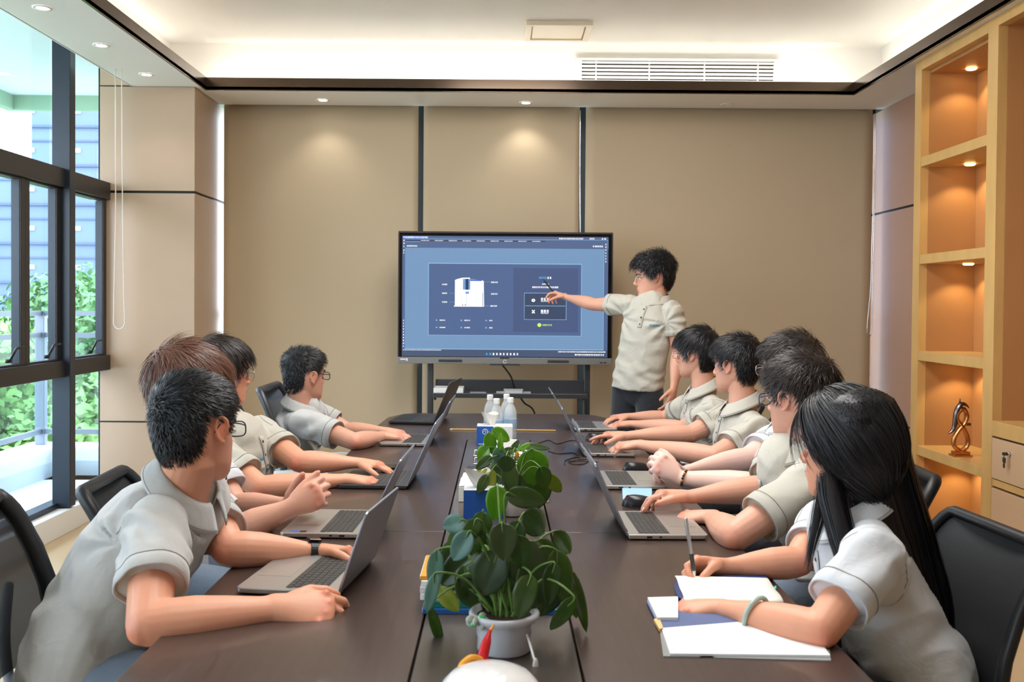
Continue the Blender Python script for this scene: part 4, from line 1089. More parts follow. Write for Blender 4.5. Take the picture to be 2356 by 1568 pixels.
# farther plant
far = [(830, 235, 95, 62, 330, 'v'), (770, 280, 92, 58, 275, 'v'), (730, 345, 88, 76, 235, 'v'), (1020, 297, 115, 34, 355, 'g'),
       (1000, 415, 160, 140, 272, 'v'), (820, 445, 150, 115, 235, 'd'), (855, 390, 80, 78, 268, 'd'), (900, 520, 130, 95, 262, 'd'), (1020, 540, 170, 130, 262, 'g'),
       (1115, 500, 120, 64, 310, 'y'), (675, 592, 155, 82, 262, 'b'), (735, 385, 90, 48, 215, 'g'), (715, 440, 105, 40, 235, 'y'), (815, 355, 90, 60, 262, 'b'),
       (930, 600, 140, 100, 262, 'd'), (765, 500, 130, 60, 265, 'y'), (730, 500, 90, 50, 240, 'g'), (880, 470, 120, 80, 290, 'g'), (955, 300, 60, 26, 30, 'v'),
       (900, 300, 70, 30, 60, 'g'), (850, 330, 80, 40, 200, 'g'), (1060, 470, 120, 80, 290, 'g'), (900, 640, 110, 110, 268, 'd'), (825, 275, 76, 26, 88, 'v')]
q = T(1178, 1182)
d2 = q.y/K
pot2 = Vector((q.x, q.y, ZTB))
pb = plant('potted_plant', 'second leafy green plant behind the nearest one, its leaves above the white carton', pot2+Vector((0, 0, .075)), c6(far, d2+.0, .07, 5), 21)
part('pot', MB().lathe([(.0, 0), (.040, 0), (.046, .004), (.052, .05), (.056, .075), (.053, .08), (.048, .074), (.0, .072)], 40, tuple(pot2)), M_por, pb, smooth=True)
part('soil', MB().lathe([(0, .076), (.049, .075), (.049, .07)], 24, tuple(pot2)), M_soil, pb, smooth=True)
part('flower_bud', MB().ell(P(1190, 1046, d2-.02), (.006, .006, .012)), M_or, pb, smooth=True)
# ================================================================== people
def skinmat(name, base, red, fair=0):
    m = bpy.data.materials.new(name); m.use_nodes = True; nt = m.node_tree; b = nt.nodes['Principled BSDF']
    at = nt.nodes.new('ShaderNodeAttribute'); at.attribute_name = 'blush'
    al = nt.nodes.new('ShaderNodeAttribute'); al.attribute_name = 'lip'
    n = nt.nodes.new('ShaderNodeTexNoise'); n.inputs['Scale'].default_value = 14; n.inputs['Detail'].default_value = 5
    t = nt.nodes.new('ShaderNodeTexCoord'); nt.links.new(t.outputs['Object'], n.inputs['Vector'])
    md = nt.nodes.new('ShaderNodeMath'); md.operation = 'MULTIPLY_ADD'; md.inputs[1].default_value = .22; nt.links.new(n.outputs[0], md.inputs[0]); nt.links.new(at.outputs['Fac'], md.inputs[2])
    m1 = nt.nodes.new('ShaderNodeMix'); m1.data_type = 'RGBA'
    m1.inputs[6].default_value = (*lin(base), 1); m1.inputs[7].default_value = (*lin(red), 1); nt.links.new(md.outputs[0], m1.inputs[0])
    m2 = nt.nodes.new('ShaderNodeMix'); m2.data_type = 'RGBA'; nt.links.new(al.outputs['Fac'], m2.inputs[0]); nt.links.new(m1.outputs[2], m2.inputs[6])
    m2.inputs[7].default_value = (*lin((190, 84, 80)), 1)
    nt.links.new(m2.outputs[2], b.inputs['Base Color'])
    b.inputs['Roughness'].default_value = .48; b.inputs['Specular IOR Level'].default_value = .38
    b.inputs['Subsurface Weight'].default_value = .12; b.inputs['Subsurface Radius'].default_value = (1, .35, .2); b.inputs['Subsurface Scale'].default_value = .01
    n2 = nt.nodes.new('ShaderNodeTexNoise'); n2.inputs['Scale'].default_value = 260; nt.links.new(t.outputs['Object'], n2.inputs['Vector'])
    bp = nt.nodes.new('ShaderNodeBump'); bp.inputs['Strength'].default_value = .08; bp.inputs['Distance'].default_value = .001
    nt.links.new(n2.outputs[0], bp.inputs['Height']); nt.links.new(bp.outputs[0], b.inputs['Normal'])
    return m
SK_T = skinmat('skin_tan', (220, 160, 130), (210, 118, 92))
SK_M = skinmat('skin_medium', (216, 164, 140), (206, 122, 98))
SK_F = skinmat('skin_fair', (232, 196, 182), (220, 142, 128))
def fabric(name, rgb):
    m = pm(name, rgb, .82, spec=.2, sheen=.25); nt = m.node_tree; b = nt.nodes['Principled BSDF']
    t = nt.nodes.new('ShaderNodeTexCoord')
    w = nt.nodes.new('ShaderNodeTexNoise'); w.inputs['Scale'].default_value = 420; nt.links.new(t.outputs['Object'], w.inputs['Vector'])
    w2 = nt.nodes.new('ShaderNodeTexNoise'); w2.inputs['Scale'].default_value = 17; w2.inputs['Detail'].default_value = 3; w2.inputs['Distortion'].default_value = 1.2; nt.links.new(t.outputs['Object'], w2.inputs['Vector'])
    b1 = nt.nodes.new('ShaderNodeBump'); b1.inputs['Strength'].default_value = .22; b1.inputs['Distance'].default_value = .0012; nt.links.new(w.outputs[0], b1.inputs['Height'])
    b2 = nt.nodes.new('ShaderNodeBump'); b2.inputs['Strength'].default_value = .3; b2.inputs['Distance'].default_value = .012; nt.links.new(w2.outputs[0], b2.inputs['Height']); nt.links.new(b1.outputs[0], b2.inputs['Normal'])
    nt.links.new(b2.outputs[0], b.inputs['Normal'])
    return m
FB_A = fabric('polo_light_grey', (188, 188, 186)); FB_B = fabric('polo_beige_grey', (186, 182, 170)); FB_W = fabric('polo_white', (206, 209, 214))
TR_D = fabric('trousers_charcoal', (44, 46, 52)); TR_J = fabric('trousers_blue_grey', (120, 134, 152)); TR_K = fabric('trousers_dark', (58, 60, 68))
M_seam = pm('seam_thread', (120, 118, 116), .8)
M_btn = pm('shirt_button', (40, 40, 44), .3)
M_logo = pm('logo_blue', (70, 165, 215), .6)
def hairmat(name, c, r=.38):
    return pm(name, c, r, spec=.45)
H_BK = hairmat('hair_black', (22, 22, 26)); H_BR = hairmat('hair_brown', (112, 76, 60)); H_DB = hairmat('hair_dark_brown', (44, 36, 33)); H_LG = hairmat('hair_long_black', (22, 21, 26), .40)
M_eye = pm('eye_white', (236, 232, 228), .2); M_iris = pm('eye_dark', (36, 24, 20), .1)

def voxelize(mb, vox, smooth, name, mats, deci=None):
    me = mb.mesh(name+'_soup')
    bm = bmesh.new(); bm.from_mesh(me); bmesh.ops.recalc_face_normals(bm, faces=bm.faces); bm.to_mesh(me); bm.free()
    o = bpy.data.objects.new('soup', me); COL.objects.link(o)
    r = o.modifiers.new('r', 'REMESH'); r.mode = 'VOXEL'; r.voxel_size = vox; r.adaptivity = 0
    s = o.modifiers.new('s', 'SMOOTH'); s.factor = .5; s.iterations = smooth
    if deci: d = o.modifiers.new('d', 'DECIMATE'); d.ratio = deci
    dg = bpy.context.evaluated_depsgraph_get(); dg.update()
    new = bpy.data.meshes.new_from_object(o.evaluated_get(dg))
    bpy.data.objects.remove(o); bpy.data.meshes.remove(me)
    new.name = name; new.materials.clear()
    for m in (mats if isinstance(mats, (list, tuple)) else [mats]): new.materials.append(m)
    new.polygons.foreach_set('use_smooth', [True]*len(new.polygons))
    return new
def coords(me):
    a = np.empty(len(me.vertices)*3); me.vertices.foreach_get('co', a); return a.reshape(-1, 3)
def put(o, parent):
    o.parent = parent; o.matrix_parent_inverse = Matrix.Translation(parent.location).inverted()
def addmesh(name, me, parent, label=None):
    o = link(name, me); put(o, parent)
    if label: o['label'] = label
    return o

# ---- head surface tables (local: x right, y face, z up)
HZ = np.array([-.126, -.120, -.105, -.085, -.060, -.035, -.010, .010, .035, .065, .090, .105, .113])
HF = np.array([.068, .079, .086, .087, .086, .085, .083, .089, .091, .084, .062, .036, .004])
HB = np.array([.040, .018, -.012, -.046, -.074, -.090, -.099, -.104, -.105, -.099, -.083, -.062, -.030])
HW = np.array([.012, .028, .045, .057, .065, .071, .0745, .0765, .0770, .0715, .0570, .0390, .010])
def hsurf(z, a):
    yf = np.interp(z, HZ, HF); yb = np.interp(z, HZ, HB); w = np.interp(z, HZ, HW)
    y0 = (yf*.35+yb*.65)
    c = np.cos(a); s = np.sin(a)
    y = np.where(c > 0, y0+(yf-y0)*np.sign(c)*np.abs(c)**.92, y0+(y0-yb)*c)
    x = w*np.sign(s)*np.abs(s)**np.where(c > 0, .88, .95)
    return x, y
def g3(x, y, z, cx, cy, cz, s): return math.exp(-((x-cx)**2+(y-cy)**2+(z-cz)**2)/(2*s*s))
def headsoup(mb, M, female=False):
    n = 40; vs = []; zs = np.concatenate([np.linspace(-.126, .105, 44), [.110, .113]])
    for z in zs:
        for i in range(n):
            a = 2*PI*i/n
            x, y = hsurf(z, a); x = float(x); y = float(y)
            if y > .02:
                ax_ = abs(x)
                y -= .013*math.exp(-((ax_-.031)**2/(2*.013**2)+(z+.006)**2/(2*.011**2)))
                y += .004*math.exp(-((ax_-.025)**2/(2*.022**2)+(z-.018)**2/(2*.008**2)))
                y += .003*math.exp(-((ax_-.042)**2/(2*.015**2)+(z+.035)**2/(2*.014**2)))
                y += .004*math.exp(-(x**2/(2*.022**2)+(z+.072)**2/(2*.013**2)))
                y += .005*math.exp(-(x**2/(2*.016**2)+(z+.112)**2/(2*.010**2)))
                y -= .004*math.exp(-(x**2/(2*.020**2)+(z+.092)**2/(2*.006**2)))
            vs.append(M @ Vector((x, y, z)))
    R = len(zs); fs = []
    for k in range(R-1):
        for i in range(n):
            j = (i+1) % n; fs.append((k*n+i, k*n+j, (k+1)*n+j, (k+1)*n+i))
    fs.append(tuple(range(n-1, -1, -1))); fs.append(tuple((R-1)*n+i for i in range(n)))
    mb.add(vs, fs)
    def L(*p): return M @ Vector(p)
    mb.tube([L(0, .083, .012), L(0, .090, -.004), L(0, .098, -.022), L(0, .106, -.036), L(0, .101, -.044)], [(.0065), (.0068), (.008), (.0105), (.007)], n=12)
    for s in (-1, 1):
        mb.tube([L(s*.004, .100, -.040), L(s*.012, .094, -.041)], [.0075, .0075], n=10)
        # lids
        for dz, r, yy in ((.0062, .0035, .0), (-.0075, .0028, -.002)):
            mb.tube(spline([L(s*.016, .072, -.006), L(s*.024, .078+yy, -.005+dz), L(s*.034, .0775+yy, -.005+dz*1.05), L(s*.046, .067, -.004)], 4), r, n=8)
        # ear: plate, helix and lobe
        E = Matrix.Translation((s*.0755, -.012, -.008)) @ Matrix.Rotation(s*math.radians(-24), 4, 'Z')
        def e(x, y, z): return M @ (E @ Vector((s*x, y, z)))
        mb.ell(M @ (E @ Vector((s*.006, -.002, .0))), (.0065, .0155, .0265), (M.to_3x3() @ E.to_3x3()), 14, 10)
        hx = [e(.006, .012, -.010), e(.012, .014, .006), e(.013, .010, .022), e(.013, -.003, .030), e(.013, -.015, .022), e(.013, -.018, .006), e(.012, -.014, -.012), e(.009, -.004, -.026), e(.006, .006, -.028)]
        mb.tube(spline(hx, 4), .0042, n=8)
    mb.ell(L(0, .089, -.0655), (.021, .0075, .0048), M.to_3x3(), 14, 8)
    mb.ell(L(0, .088, -.0755), (.0175, .0080, .0056), M.to_3x3(), 14, 8)

def hand(mb, w, f, n, right, curls=None, spread=6, s=1.0, thumb=(28, 20, 15), wristr=(.027, .020), blush=None, nails=None, thumb_in=0.0, fan=None):
    """w wrist point, f finger direction, n the way the palm faces"""
    w = Vector(w); f = Vector(f).normalized(); n = Vector(n); n = (n-f*n.dot(f)).normalized()
    t = f.cross(n)*(1 if right else -1)        # towards the thumb
    curls = curls or [(18, 22, 14)]*4
    pts = [w-f*.012*s, w+f*.02*s, w+f*.048*s, w+f*.076*s, w+f*.090*s]
    mb.tube(pts, [(wristr[0]*s, wristr[1]*s), (.031*s, .020*s), (.039*s, .0175*s), (.0415*s, .015*s), (.037*s, .0125*s)], side=t, n=20)
    mb.ell(w+f*.035*s+t*.022*s+n*.006*s, (.017*s, .024*s, .015*s), Matrix((t, f, n)).transposed(), 12, 8)
    offs = [(.0305, .085), (.0105, .091), (-.0100, .088), (-.0290, .078)]
    lens = [(.041, .025, .019), (.045, .028, .020), (.041, .026, .020), (.032, .020, .018)]
    rad = [.0092, .0094, .0088, .0078]
    for i in range(4):
        lo, fo = offs[i]; b = w+t*lo*s+f*(fo-.012)*s
        sp = math.radians(spread)*(1.2-i*.8)
        d0 = (f*math.cos(sp)+t*math.sin(sp)).normalized()
        pts = [b-f*.018*s, b+d0*.006*s]; rr = [rad[i]*1.12*s, rad[i]*1.16*s]
        ang = 0; d = d0
        mb.ell(b+f*.008*s-n*.005*s, (.0095*s,)*3, None, 10, 8)
        if blush is not None: blush.append((b+f*.008*s-n*.008*s, .014*s, .75))
        for k in range(3):
            ang += math.radians(curls[i][k]); d = d0*math.cos(ang)+n*math.sin(ang)
            p = pts[-1]+d*lens[i][k]*s
            pts.append(pts[-1].lerp(p, .5)); rr.append(rad[i]*(.98-.07*k)*s)
            pts.append(p); rr.append(rad[i]*(1.02-.12*k)*s)
            if k < 2 and blush is not None: blush.append((p.copy(), .010*s, .35))
        if blush is not None: blush.append((pts[-1].copy(), .013*s, .8))
        mb.tube(pts, rr, n=12)
        if nails is not None:
            nn = (n*math.cos(ang)-d0*math.sin(ang))
            nails.append((pts[-1]-d*.002*s-nn*rad[i]*.74*s, d.copy(), nn.copy(), rad[i]*s))
    a1, a2, a3 = [math.radians(x) for x in thumb]
    b = w+f*.022*s+t*.022*s+n*.004*s
    d = (f*math.cos(a1+.35)+t*math.sin(a1+.35)+n*(.15+thumb_in)).normalized()
    p1 = b+d*.040*s; ax_ = n.cross(d)*(1 if right else -1)
    inn = (n*.5-t*.6+f*.4).normalized()
    d2 = (d*math.cos(a2)+inn*math.sin(a2)).normalized(); p2 = p1+d2*.031*s
    d3 = (d2*math.cos(a3)+inn*math.sin(a3)).normalized(); p3 = p2+d3*.024*s
    mb.tube([b, b.lerp(p1, .5), p1, p1.lerp(p2, .5), p2, p3], [.0155*s, .0140*s, .0120*s, .0108*s, .0108*s, .0088*s], n=12)
    if blush is not None: blush += [(p3.copy(), .014*s, .7), (p1.copy(), .012*s, .4)]
    if nails is not None: nails.append((p3-(-d3.cross(t)).normalized()*0.0-n*.0, d3.copy(), n.copy(), .0095*s))
    return pts

def arm(mb, sh, el, wr, k=1.0, wristr=(.027, .020), pn=None, fd=None):
    sh, el, wr = Vector(sh), Vector(el), Vector(wr)
    u = (el-sh)
    mb.tube([sh, sh.lerp(el, .35), sh.lerp(el, .7), el], [.052*k, .049*k, .044*k, .040*k], n=16)
    fa = wr-el
    side = None
    if pn is not None: side = fd.cross(pn)
    mb.tube([el, el.lerp(wr, .16), el.lerp(wr, .36), el.lerp(wr, .62), el.lerp(wr, .85), wr],
            [.040*k, (.0455*k, .043*k), (.045*k, .041*k), (.037*k, .033*k), (.029*k, .0235*k), (wristr[0]*k, wristr[1]*k)], side=side, n=18)
    el_t = ((el-sh).normalized()-(wr-el).normalized()).normalized()
    mb.ell(el+el_t*.012*k, (.030*k,)*3)

# ---- hair
def norm(v): return v/(np.linalg.norm(v, axis=1)[:, None]+1e-9)
HLA = np.radians([0, 25, 42, 54, 64, 73, 80, 88, 100, 110, 118, 130, 150, 180])
def hairline(style):
    base = np.array([.058, .058, .050, .030, .004, -.018, -.012, .020, .024, .012, -.028, -.054, -.064, -.068])
    if style == 'long': base = np.array([.072, .070, .055, .028, .0, -.03, -.05, -.05, -.06, -.07, -.08, -.08, -.08, -.08])
    if style == 'fringe': base = np.array([.050, .048, .040, .024, -.002, -.022, -.014, .016, .020, .006, -.034, -.060, -.070, -.074])
    return base
ELL = np.array([.079, .101, .116]); ELC = np.array([0, -.009, 0.0])
def cap_thick(p, hc):
    z = p[:, 2]; y = p[:, 1]
    t = hc['side']+(hc['top']-hc['side'])*np.clip((z-.03)/.06, 0, 1)+hc.get('back', 0)*np.clip((-y-.03)/.06, 0, 1)*np.clip((z+.06)/.06, 0, 1)
    return t
def make_hair(root, M, hc, mat, seed=1):
    rs = np.random.RandomState(seed)
    style = hc.get('style', 'short'); hl = hairline(style)
    nz, na = 40, 72
    zz = np.linspace(-.095, .1128, nz); V = []; 
    A = np.linspace(0, 2*PI, na, endpoint=False)
    Z, AA = np.meshgrid(zz, A, indexing='ij'); Z = Z.ravel(); AA = AA.ravel()
    X, Y = hsurf(Z, AA); Pp = np.stack([X, Y, Z], 1)
    da = np.abs(((AA+PI) % (2*PI))-PI)
    zm = np.interp(da, HLA, hl)
    k = np.clip((Z-zm)/.014, -1, 1); k = np.where(k > 0, k, k*1.0)
    th = cap_thick(Pp, hc)
    nrm = norm((Pp-ELC)/ELL**2)
    off = np.where(k > 0, th*np.sqrt(np.clip(k, 0, 1)), -.007)
    cl = np.array([noise.noise(Vector(p)*34+Vector((seed, 0, 0))) for p in Pp])*.0035*hc.get('clump', 1)
    Pp = Pp+nrm*(off+np.where(k > 0, cl, 0))[:, None]
    Mn = np.array(M); V = Pp @ Mn[:3, :3].T+Mn[:3, 3]
    fs = []
    for j in range(nz-1):
        for i in range(na):
            i2 = (i+1) % na; fs.append((j*na+i, j*na+i2, (j+1)*na+i2, (j+1)*na+i))
    fs.append(tuple((nz-1)*na+i for i in range(na)))
    verts = [V]; faces = list(fs); nv = len(V)
    # strands as thin ribbons that follow the scalp away from the whorl
    N = hc.get('n', 3500)
    a = rs.uniform(0, 2*PI, N*2); z = .113-(rs.uniform(0, 1, N*2)**.9)*.19
    da = np.abs(((a+PI) % (2*PI))-PI); ok = z > np.interp(da, HLA, hl)+.002
    a = a[ok][:N]; z = z[ok][:N]; N = len(a)
    X, Y = hsurf(z, a); p = np.stack([X, Y, z], 1)
    wh = np.array(hc.get('whorl', (.012, -.070, .078)))
    th = cap_thick(p, hc)
    nr = norm((p-ELC)/ELL**2); p = p+nr*(th*(1.03 if style == 'long' else .78))[:, None]
    top = np.clip((z-.02)/.07, 0, 1)
    Ln = (hc.get('len_side', .016)*(1-top)+hc.get('len_top', .032)*top)*rs.uniform(.7, 1.25, N)
    steps = hc.get('steps', 5); lift0 = hc.get('lift', .45); grav = hc.get('grav', .25)
    jit = rs.normal(size=(N, 3))*hc.get('messy', .22)
    d = norm(p-wh); P_ = [p]
    curl = hc.get('curl', 0); ph = rs.uniform(0, 6.28, N)
    gv = np.array(M.to_3x3().transposed() @ Vector((0, 0, -1)))
    for s in range(steps):
        nr = norm((p-ELC)/ELL**2)
        fl = norm(p-wh)+jit+gv*grav*(s/steps+.3)
        if 'comb' in hc: fl = fl+np.array(hc['comb'])
        fl = fl-nr*np.sum(fl*nr, 1)[:, None]; fl = norm(fl)
        dd = fl+nr*(lift0*(1-s/steps*.8)+rs.normal(size=(N, 1))*.06)
        if curl:
            bn = np.cross(fl, nr); dd = dd+(bn*np.sin(ph+s*1.9)[:, None]+nr*np.cos(ph+s*1.9)[:, None])*curl
        d = norm(d*.35+norm(dd)*.65)
        p = p+d*(Ln/steps)[:, None]
        q = (p-ELC)/(ELL+th[:, None]*.7); r = np.linalg.norm(q, axis=1); fix = r < 1
        p[fix] = ((q/r[:, None])*(ELL+th[:, None]*.7)+ELC)[fix]
        if style == 'long':
            lim = ELL+th[:, None]*1.15+.001; q = (p-ELC)/lim; r = np.linalg.norm(q, axis=1); fix = (r > 1) & (p[:, 2] > -.07)
            p[fix] = ((q/r[:, None])*lim+ELC)[fix]
        P_.append(p.copy())
    wd = hc.get('w', .0013)
    P_ = np.stack(P_, 1)                     # N, S, 3
    S = P_.shape[1]
    tan = norm((P_[:, -1]-P_[:, 0])); nr = norm((P_[:, 0]-ELC)/ELL**2)
    sd = norm(np.cross(tan, nr)+rs.normal(size=(N, 3))*.35)
    ww = np.linspace(1, .25, S)[None, :, None]*wd*rs.uniform(.6, 1.2, (N, 1, 1))
    Lf = P_-sd[:, None]*ww; Rt = P_+sd[:, None]*ww
    VV = np.stack([Lf, Rt], 2).reshape(-1, 3) @ Mn[:3, :3].T+Mn[:3, 3]
    idx = np.arange(N)[:, None]*(2*S)+np.arange(S-1)[None, :]*2
    F = np.stack([idx, idx+1, idx+3, idx+2], 2).reshape(-1, 4)+nv
    verts.append(VV)
    allv = np.concatenate(verts)
    me = bpy.data.meshes.new('hair'); me.from_pydata(allv.tolist(), [], faces+[tuple(f) for f in F.tolist()])
    me.materials.append(mat); me.polygons.foreach_set('use_smooth', [True]*len(me.polygons)); me.update()
    return addmesh('hair', me, root)

def glasses(root, M, mat, lens_tint=None, style='rect', w=.026, h=.0195, thin=.0013):
    g = MB()
    for s in (-1, 1):
        pts = []
        for i in range(24):
            a = 2*PI*i/24; e = .62 if style == 'rect' else .85
            x = w*math.copysign(abs(math.cos(a))**e, math.cos(a)); z = h*math.copysign(abs(math.sin(a))**e, math.sin(a))
            if style == 'aviator' and z < 0: x *= 1-.25*(z/h)**2
            pts.append(M @ Vector((s*.034+x, .099-.10*abs(abs(s*.034+x)-.034)*.6, -.008+z)))
        g.tube(pts, thin, n=6, closed=True)
        g.tube(spline([M @ Vector((s*.060, .096, -.001)), M @ Vector((s*.0735, .060, .004)), M @ Vector((s*.081, .0, .010)), M @ Vector((s*.082, -.020, .006)), M @ Vector((s*.080, -.034, -.012))], 4), (.0010 if thin < .0016 else .0016, ), n=6) if False else \
        g.tube(spline([M @ Vector((s*.060, .096, -.001)), M @ Vector((s*.0735, .060, .004)), M @ Vector((s*.082, .0, .010)), M @ Vector((s*.083, -.020, .006)), M @ Vector((s*.080, -.036, -.012))], 4), thin, n=6)
    g.tube([M @ Vector((-.009, .100, -.002)), M @ Vector((0, .104, .0)), M @ Vector((.009, .100, -.002))], thin, n=6)
    o = part('glasses', g, mat, smooth=True); put(o, root)
    for s in (-1, 1):
        l = MB(); pts = []
        for i in range(20):
            a = 2*PI*i/20; x = w*.97*math.copysign(abs(math.cos(a))**.7, math.cos(a)); z = h*.97*math.copysign(abs(math.sin(a))**.7, math.sin(a))
            pts.append(M @ Vector((s*.034+x, .098, -.008+z)))
        l.add(pts, [tuple(range(20))]); lo = part('lens', l, MATS['lens'], o)
    return o
glassmat('lens', (.95, .96, .97), .06, .5)

def seam(bvh, c, axis, up, r0, mat, root, name='seam', n=40, a0=0, a1=2*PI, rad=.0012, maxd=.2, off=.0006, closed=True):
    axis = Vector(axis).normalized(); u = Vector(up); u = (u-axis*u.dot(axis)).normalized(); v = axis.cross(u); pts = []
    for i in range(n):
        a = a0+(a1-a0)*i/(n if closed else n-1)
        d = u*math.cos(a)+v*math.sin(a)
        h, nn, _, dist = bvh.ray_cast(c+d*r0, -d, r0)
        if h is None: continue
        pts.append(h+nn*off*(1 if nn.dot(d) > 0 else -1))
    if len(pts) < 6: return None
    o = part(name, MB().tube(pts, rad, n=6, closed=closed), mat, smooth=True); put(o, root)
    return o

def person(c):
    vox = c.get('vox', .004); k = c.get('k', 1.0); kt = c.get('kt', 1.0); hs = c.get('hs', 1.0)
    H = Vector(c['hip']); N = Vector(c['neck']); shL, shR = Vector(c['shL']), Vector(c['shR'])
    root = thing('person', c['label'], 'person', (H.x, H.y, 0))
    side = (shL-shR).normalized(); Sm = (shL+shR)/2; up = (Sm-H).normalized()
    front = side.cross(up).normalized()
    hip_side = Vector(c.get('hipside', side)); hip_side = Vector((hip_side.x, hip_side.y, 0)).normalized()
    # head matrix
    hp = Vector(c['head']); az = math.radians(c['az']); pt = math.radians(c.get('pitch', 5)); rl = math.radians(c.get('roll', 0))
    MH = Matrix.Translation(hp) @ Matrix.Rotation(-az, 4, 'Z') @ Matrix.Rotation(-pt, 4, 'X') @ Matrix.Rotation(rl, 4, 'Y') @ Matrix.Scale(hs, 4)
    hb = MH @ Vector((0, -.04, -.105)); N = Sm+(hb-Sm)*c.get('nb', .60)
    # ---------------- skin
    mb = MB(); bl = []; nails = [] if c.get('nails') else None
    headsoup(mb, MH)
    jaw = MH @ Vector((0, -.028, -.075)); 
    nk = c.get('neckr', .057)
    mb.tube([N-up*.03, N.lerp(jaw, .5)+(-front)*.004, jaw, MH @ Vector((0, -.03, -.02))], [nk*1.12, nk, nk*.98, nk*.95], n=20)
    mb.tube([H, H.lerp(Sm, .5)-front*c.get('slouch', 0), Sm-up*.05, N-up*.02], [(.12*kt, .09*kt), (.12*kt, .09*kt), (.13*kt, .08*kt), (.05, .05)], side=side, n=16)
    for s_, sh in (('L', shL), ('R', shR)):
        el, wr = Vector(c['el'+s_]), Vector(c['wr'+s_])
        hd = c['hand'+s_]; fd = Vector(hd['f']).normalized(); pn = Vector(hd['n']); pn = (pn-fd*pn.dot(fd)).normalized()
        arm(mb, sh, el, wr, k, pn=pn, fd=fd)
        mb.tube([Sm-up*.03, sh], [.05, .045], n=12)
        hand(mb, wr, fd, pn, s_ == 'R', hd.get('curl'), hd.get('spread', 6), hd.get('s', k), hd.get('thumb', (28, 20, 15)), blush=bl, nails=nails, thumb_in=hd.get('tin', 0))
        e_t = ((el-sh).normalized()-(wr-el).normalized()).normalized()
        bl.append((el+e_t*.035, .035, .6))
    for s in (-1, 1):
        bl.append((MH @ Vector((s*.086, -.012, -.008)), .03, .55)); bl.append((MH @ Vector((s*.05, .07, -.035)), .025, .25))
    bl.append((MH @ Vector((0, .108, -.036)), .012, .35))
    me = voxelize(mb, vox, c.get('sm', 4), 'body', c.get('skin', SK_M), c.get('deci', .62))
    co = coords(me); b = np.zeros(len(co))
    for p, r, s in bl:
        d2 = ((co-np.array(p))**2).sum(1); b = np.maximum(b, s*np.exp(-d2/(2*(r*.6)**2)))
    at = me.attributes.new('blush', 'FLOAT', 'POINT'); at.data.foreach_set('value', b*c.get('blush', 1))
    Mi = np.array(MH.inverted()); lc = co @ Mi[:3, :3].T+Mi[:3, 3]
    lp = np.exp(-((lc[:, 0]/.021)**4+((lc[:, 2]+.0705)/.0085)**4))*(lc[:, 1] > .085)
    at = me.attributes.new('lip', 'FLOAT', 'POINT'); at.data.foreach_set('value', lp*.8)
    addmesh('body', me, root)
    if nails:
        nm = pm('fingernail', (238, 190, 176), .25)
        for p, d, nn, r in nails:
            q = MB().ell(p, (r*.62, r*.95, r*.30), Matrix((d.cross(nn).normalized(), d, nn)).transposed(), 10, 6)
            put(part('fingernail', q, nm, smooth=True), root)
    # eyes, brows, lashes
    for s in (-1, 1):
        e = MB().ell(MH @ Vector((s*.031, .0685, -.0055)), (.0115*hs,)*3, None, 16, 10)
        eo = part('eye', e, M_eye, smooth=True); put(eo, root)
        gz = Vector(c.get('gaze', (0, 1, 0))); cc = Vector((s*.031, .0685, -.0055))+gz.normalized()*.0088
        put(part('iris', MB().ell(MH @ cc, (.0056*hs, .0036*hs, .0056*hs), MH.to_3x3().normalized(), 14, 8), M_iris, smooth=True), root)
        put(part('eyelash', MB().tube(spline([MH @ Vector((s*.017, .0755, -.004)), MH @ Vector((s*.025, .0835, .0018)), MH @ Vector((s*.035, .0825, .0018)), MH @ Vector((s*.047, .071, -.003))], 4), .0011, n=5), H_BK, smooth=True), root)
        put(part('eyebrow', MB().tube(spline([MH @ Vector((s*.013, .0905, .014)), MH @ Vector((s*.028, .0900, .0205)), MH @ Vector((s*.042, .0815, .019)), MH @ Vector((s*.053, .068, .012))], 4), [(.0018, .0034)]*13, n=6), H_BK, smooth=True), root)
    # ---------------- shirt
    sb = MB(); fb = c.get('shirt', FB_A)
    w = kt
    sl = front*c.get('slouch', 0)
    bow = Vector(c.get('bow', (0, 0, 0)))
    pts = [H-Vector((0, 0, 1))*c.get('hem', .05), H+up*.03, H.lerp(Sm, .32)-sl*.6, H.lerp(Sm, .62)-sl, H.lerp(Sm, .86)-sl*.6, Sm+up*.03, N-up*.022]
    if c.get('standhem'): pts[0] = H-Vector((0, 0, 1))*c['standhem']
    sh_half = (shL-shR).length/2
    pts2 = spline(pts, 4)
    rad = [(.172*w, .128*w), (.170*w, .128*w), (.160*w, .120*w), (.168*w, .122*w), (.168*w, .115*w), (.105*w, .085*w), (.062, .058)]
    rr = []
    for i in range(len(pts)-1):
        for j in range(4): t = j/4; rr.append((rad[i][0]*(1-t)+rad[i+1][0]*t, rad[i][1]*(1-t)+rad[i+1][1]*t))
    rr.append(rad[-1])
    sb.tube(pts2, rr, side=side, n=28, round_ends=False)
    cuffs = []
    for s_, sh in (('L', shL), ('R', shR)):
        el = Vector(c['el'+s_]); f_ = c.get('sleeve', .62)
        u = (el-sh).normalized(); L = (el-sh).length; ce = sh+u*L*f_
        inn = (Sm-sh).normalized()
        sb.tube([N+(sh-N)*.20-up*.045, N.lerp(sh, .60)-up*.030, sh-up*.006+inn*.004], [.048*k, .055*k, .060*k], n=16)
        sb.tube([sh+inn*.03-up*.01, sh, sh.lerp(ce, .5), ce], [.062*k, .064*k, .063*k, .066*k], n=20, round_ends=False)
        sb.tube([Sm-up*.07-sl*.5, sh+inn*.045-up*.055], [(.10*k), (.062*k)], n=14)
        cuffs.append((sh, ce, u, s_))
    me = voxelize(sb, c.get('svox', .0065), c.get('ssm', 5), 'polo_shirt', fb)
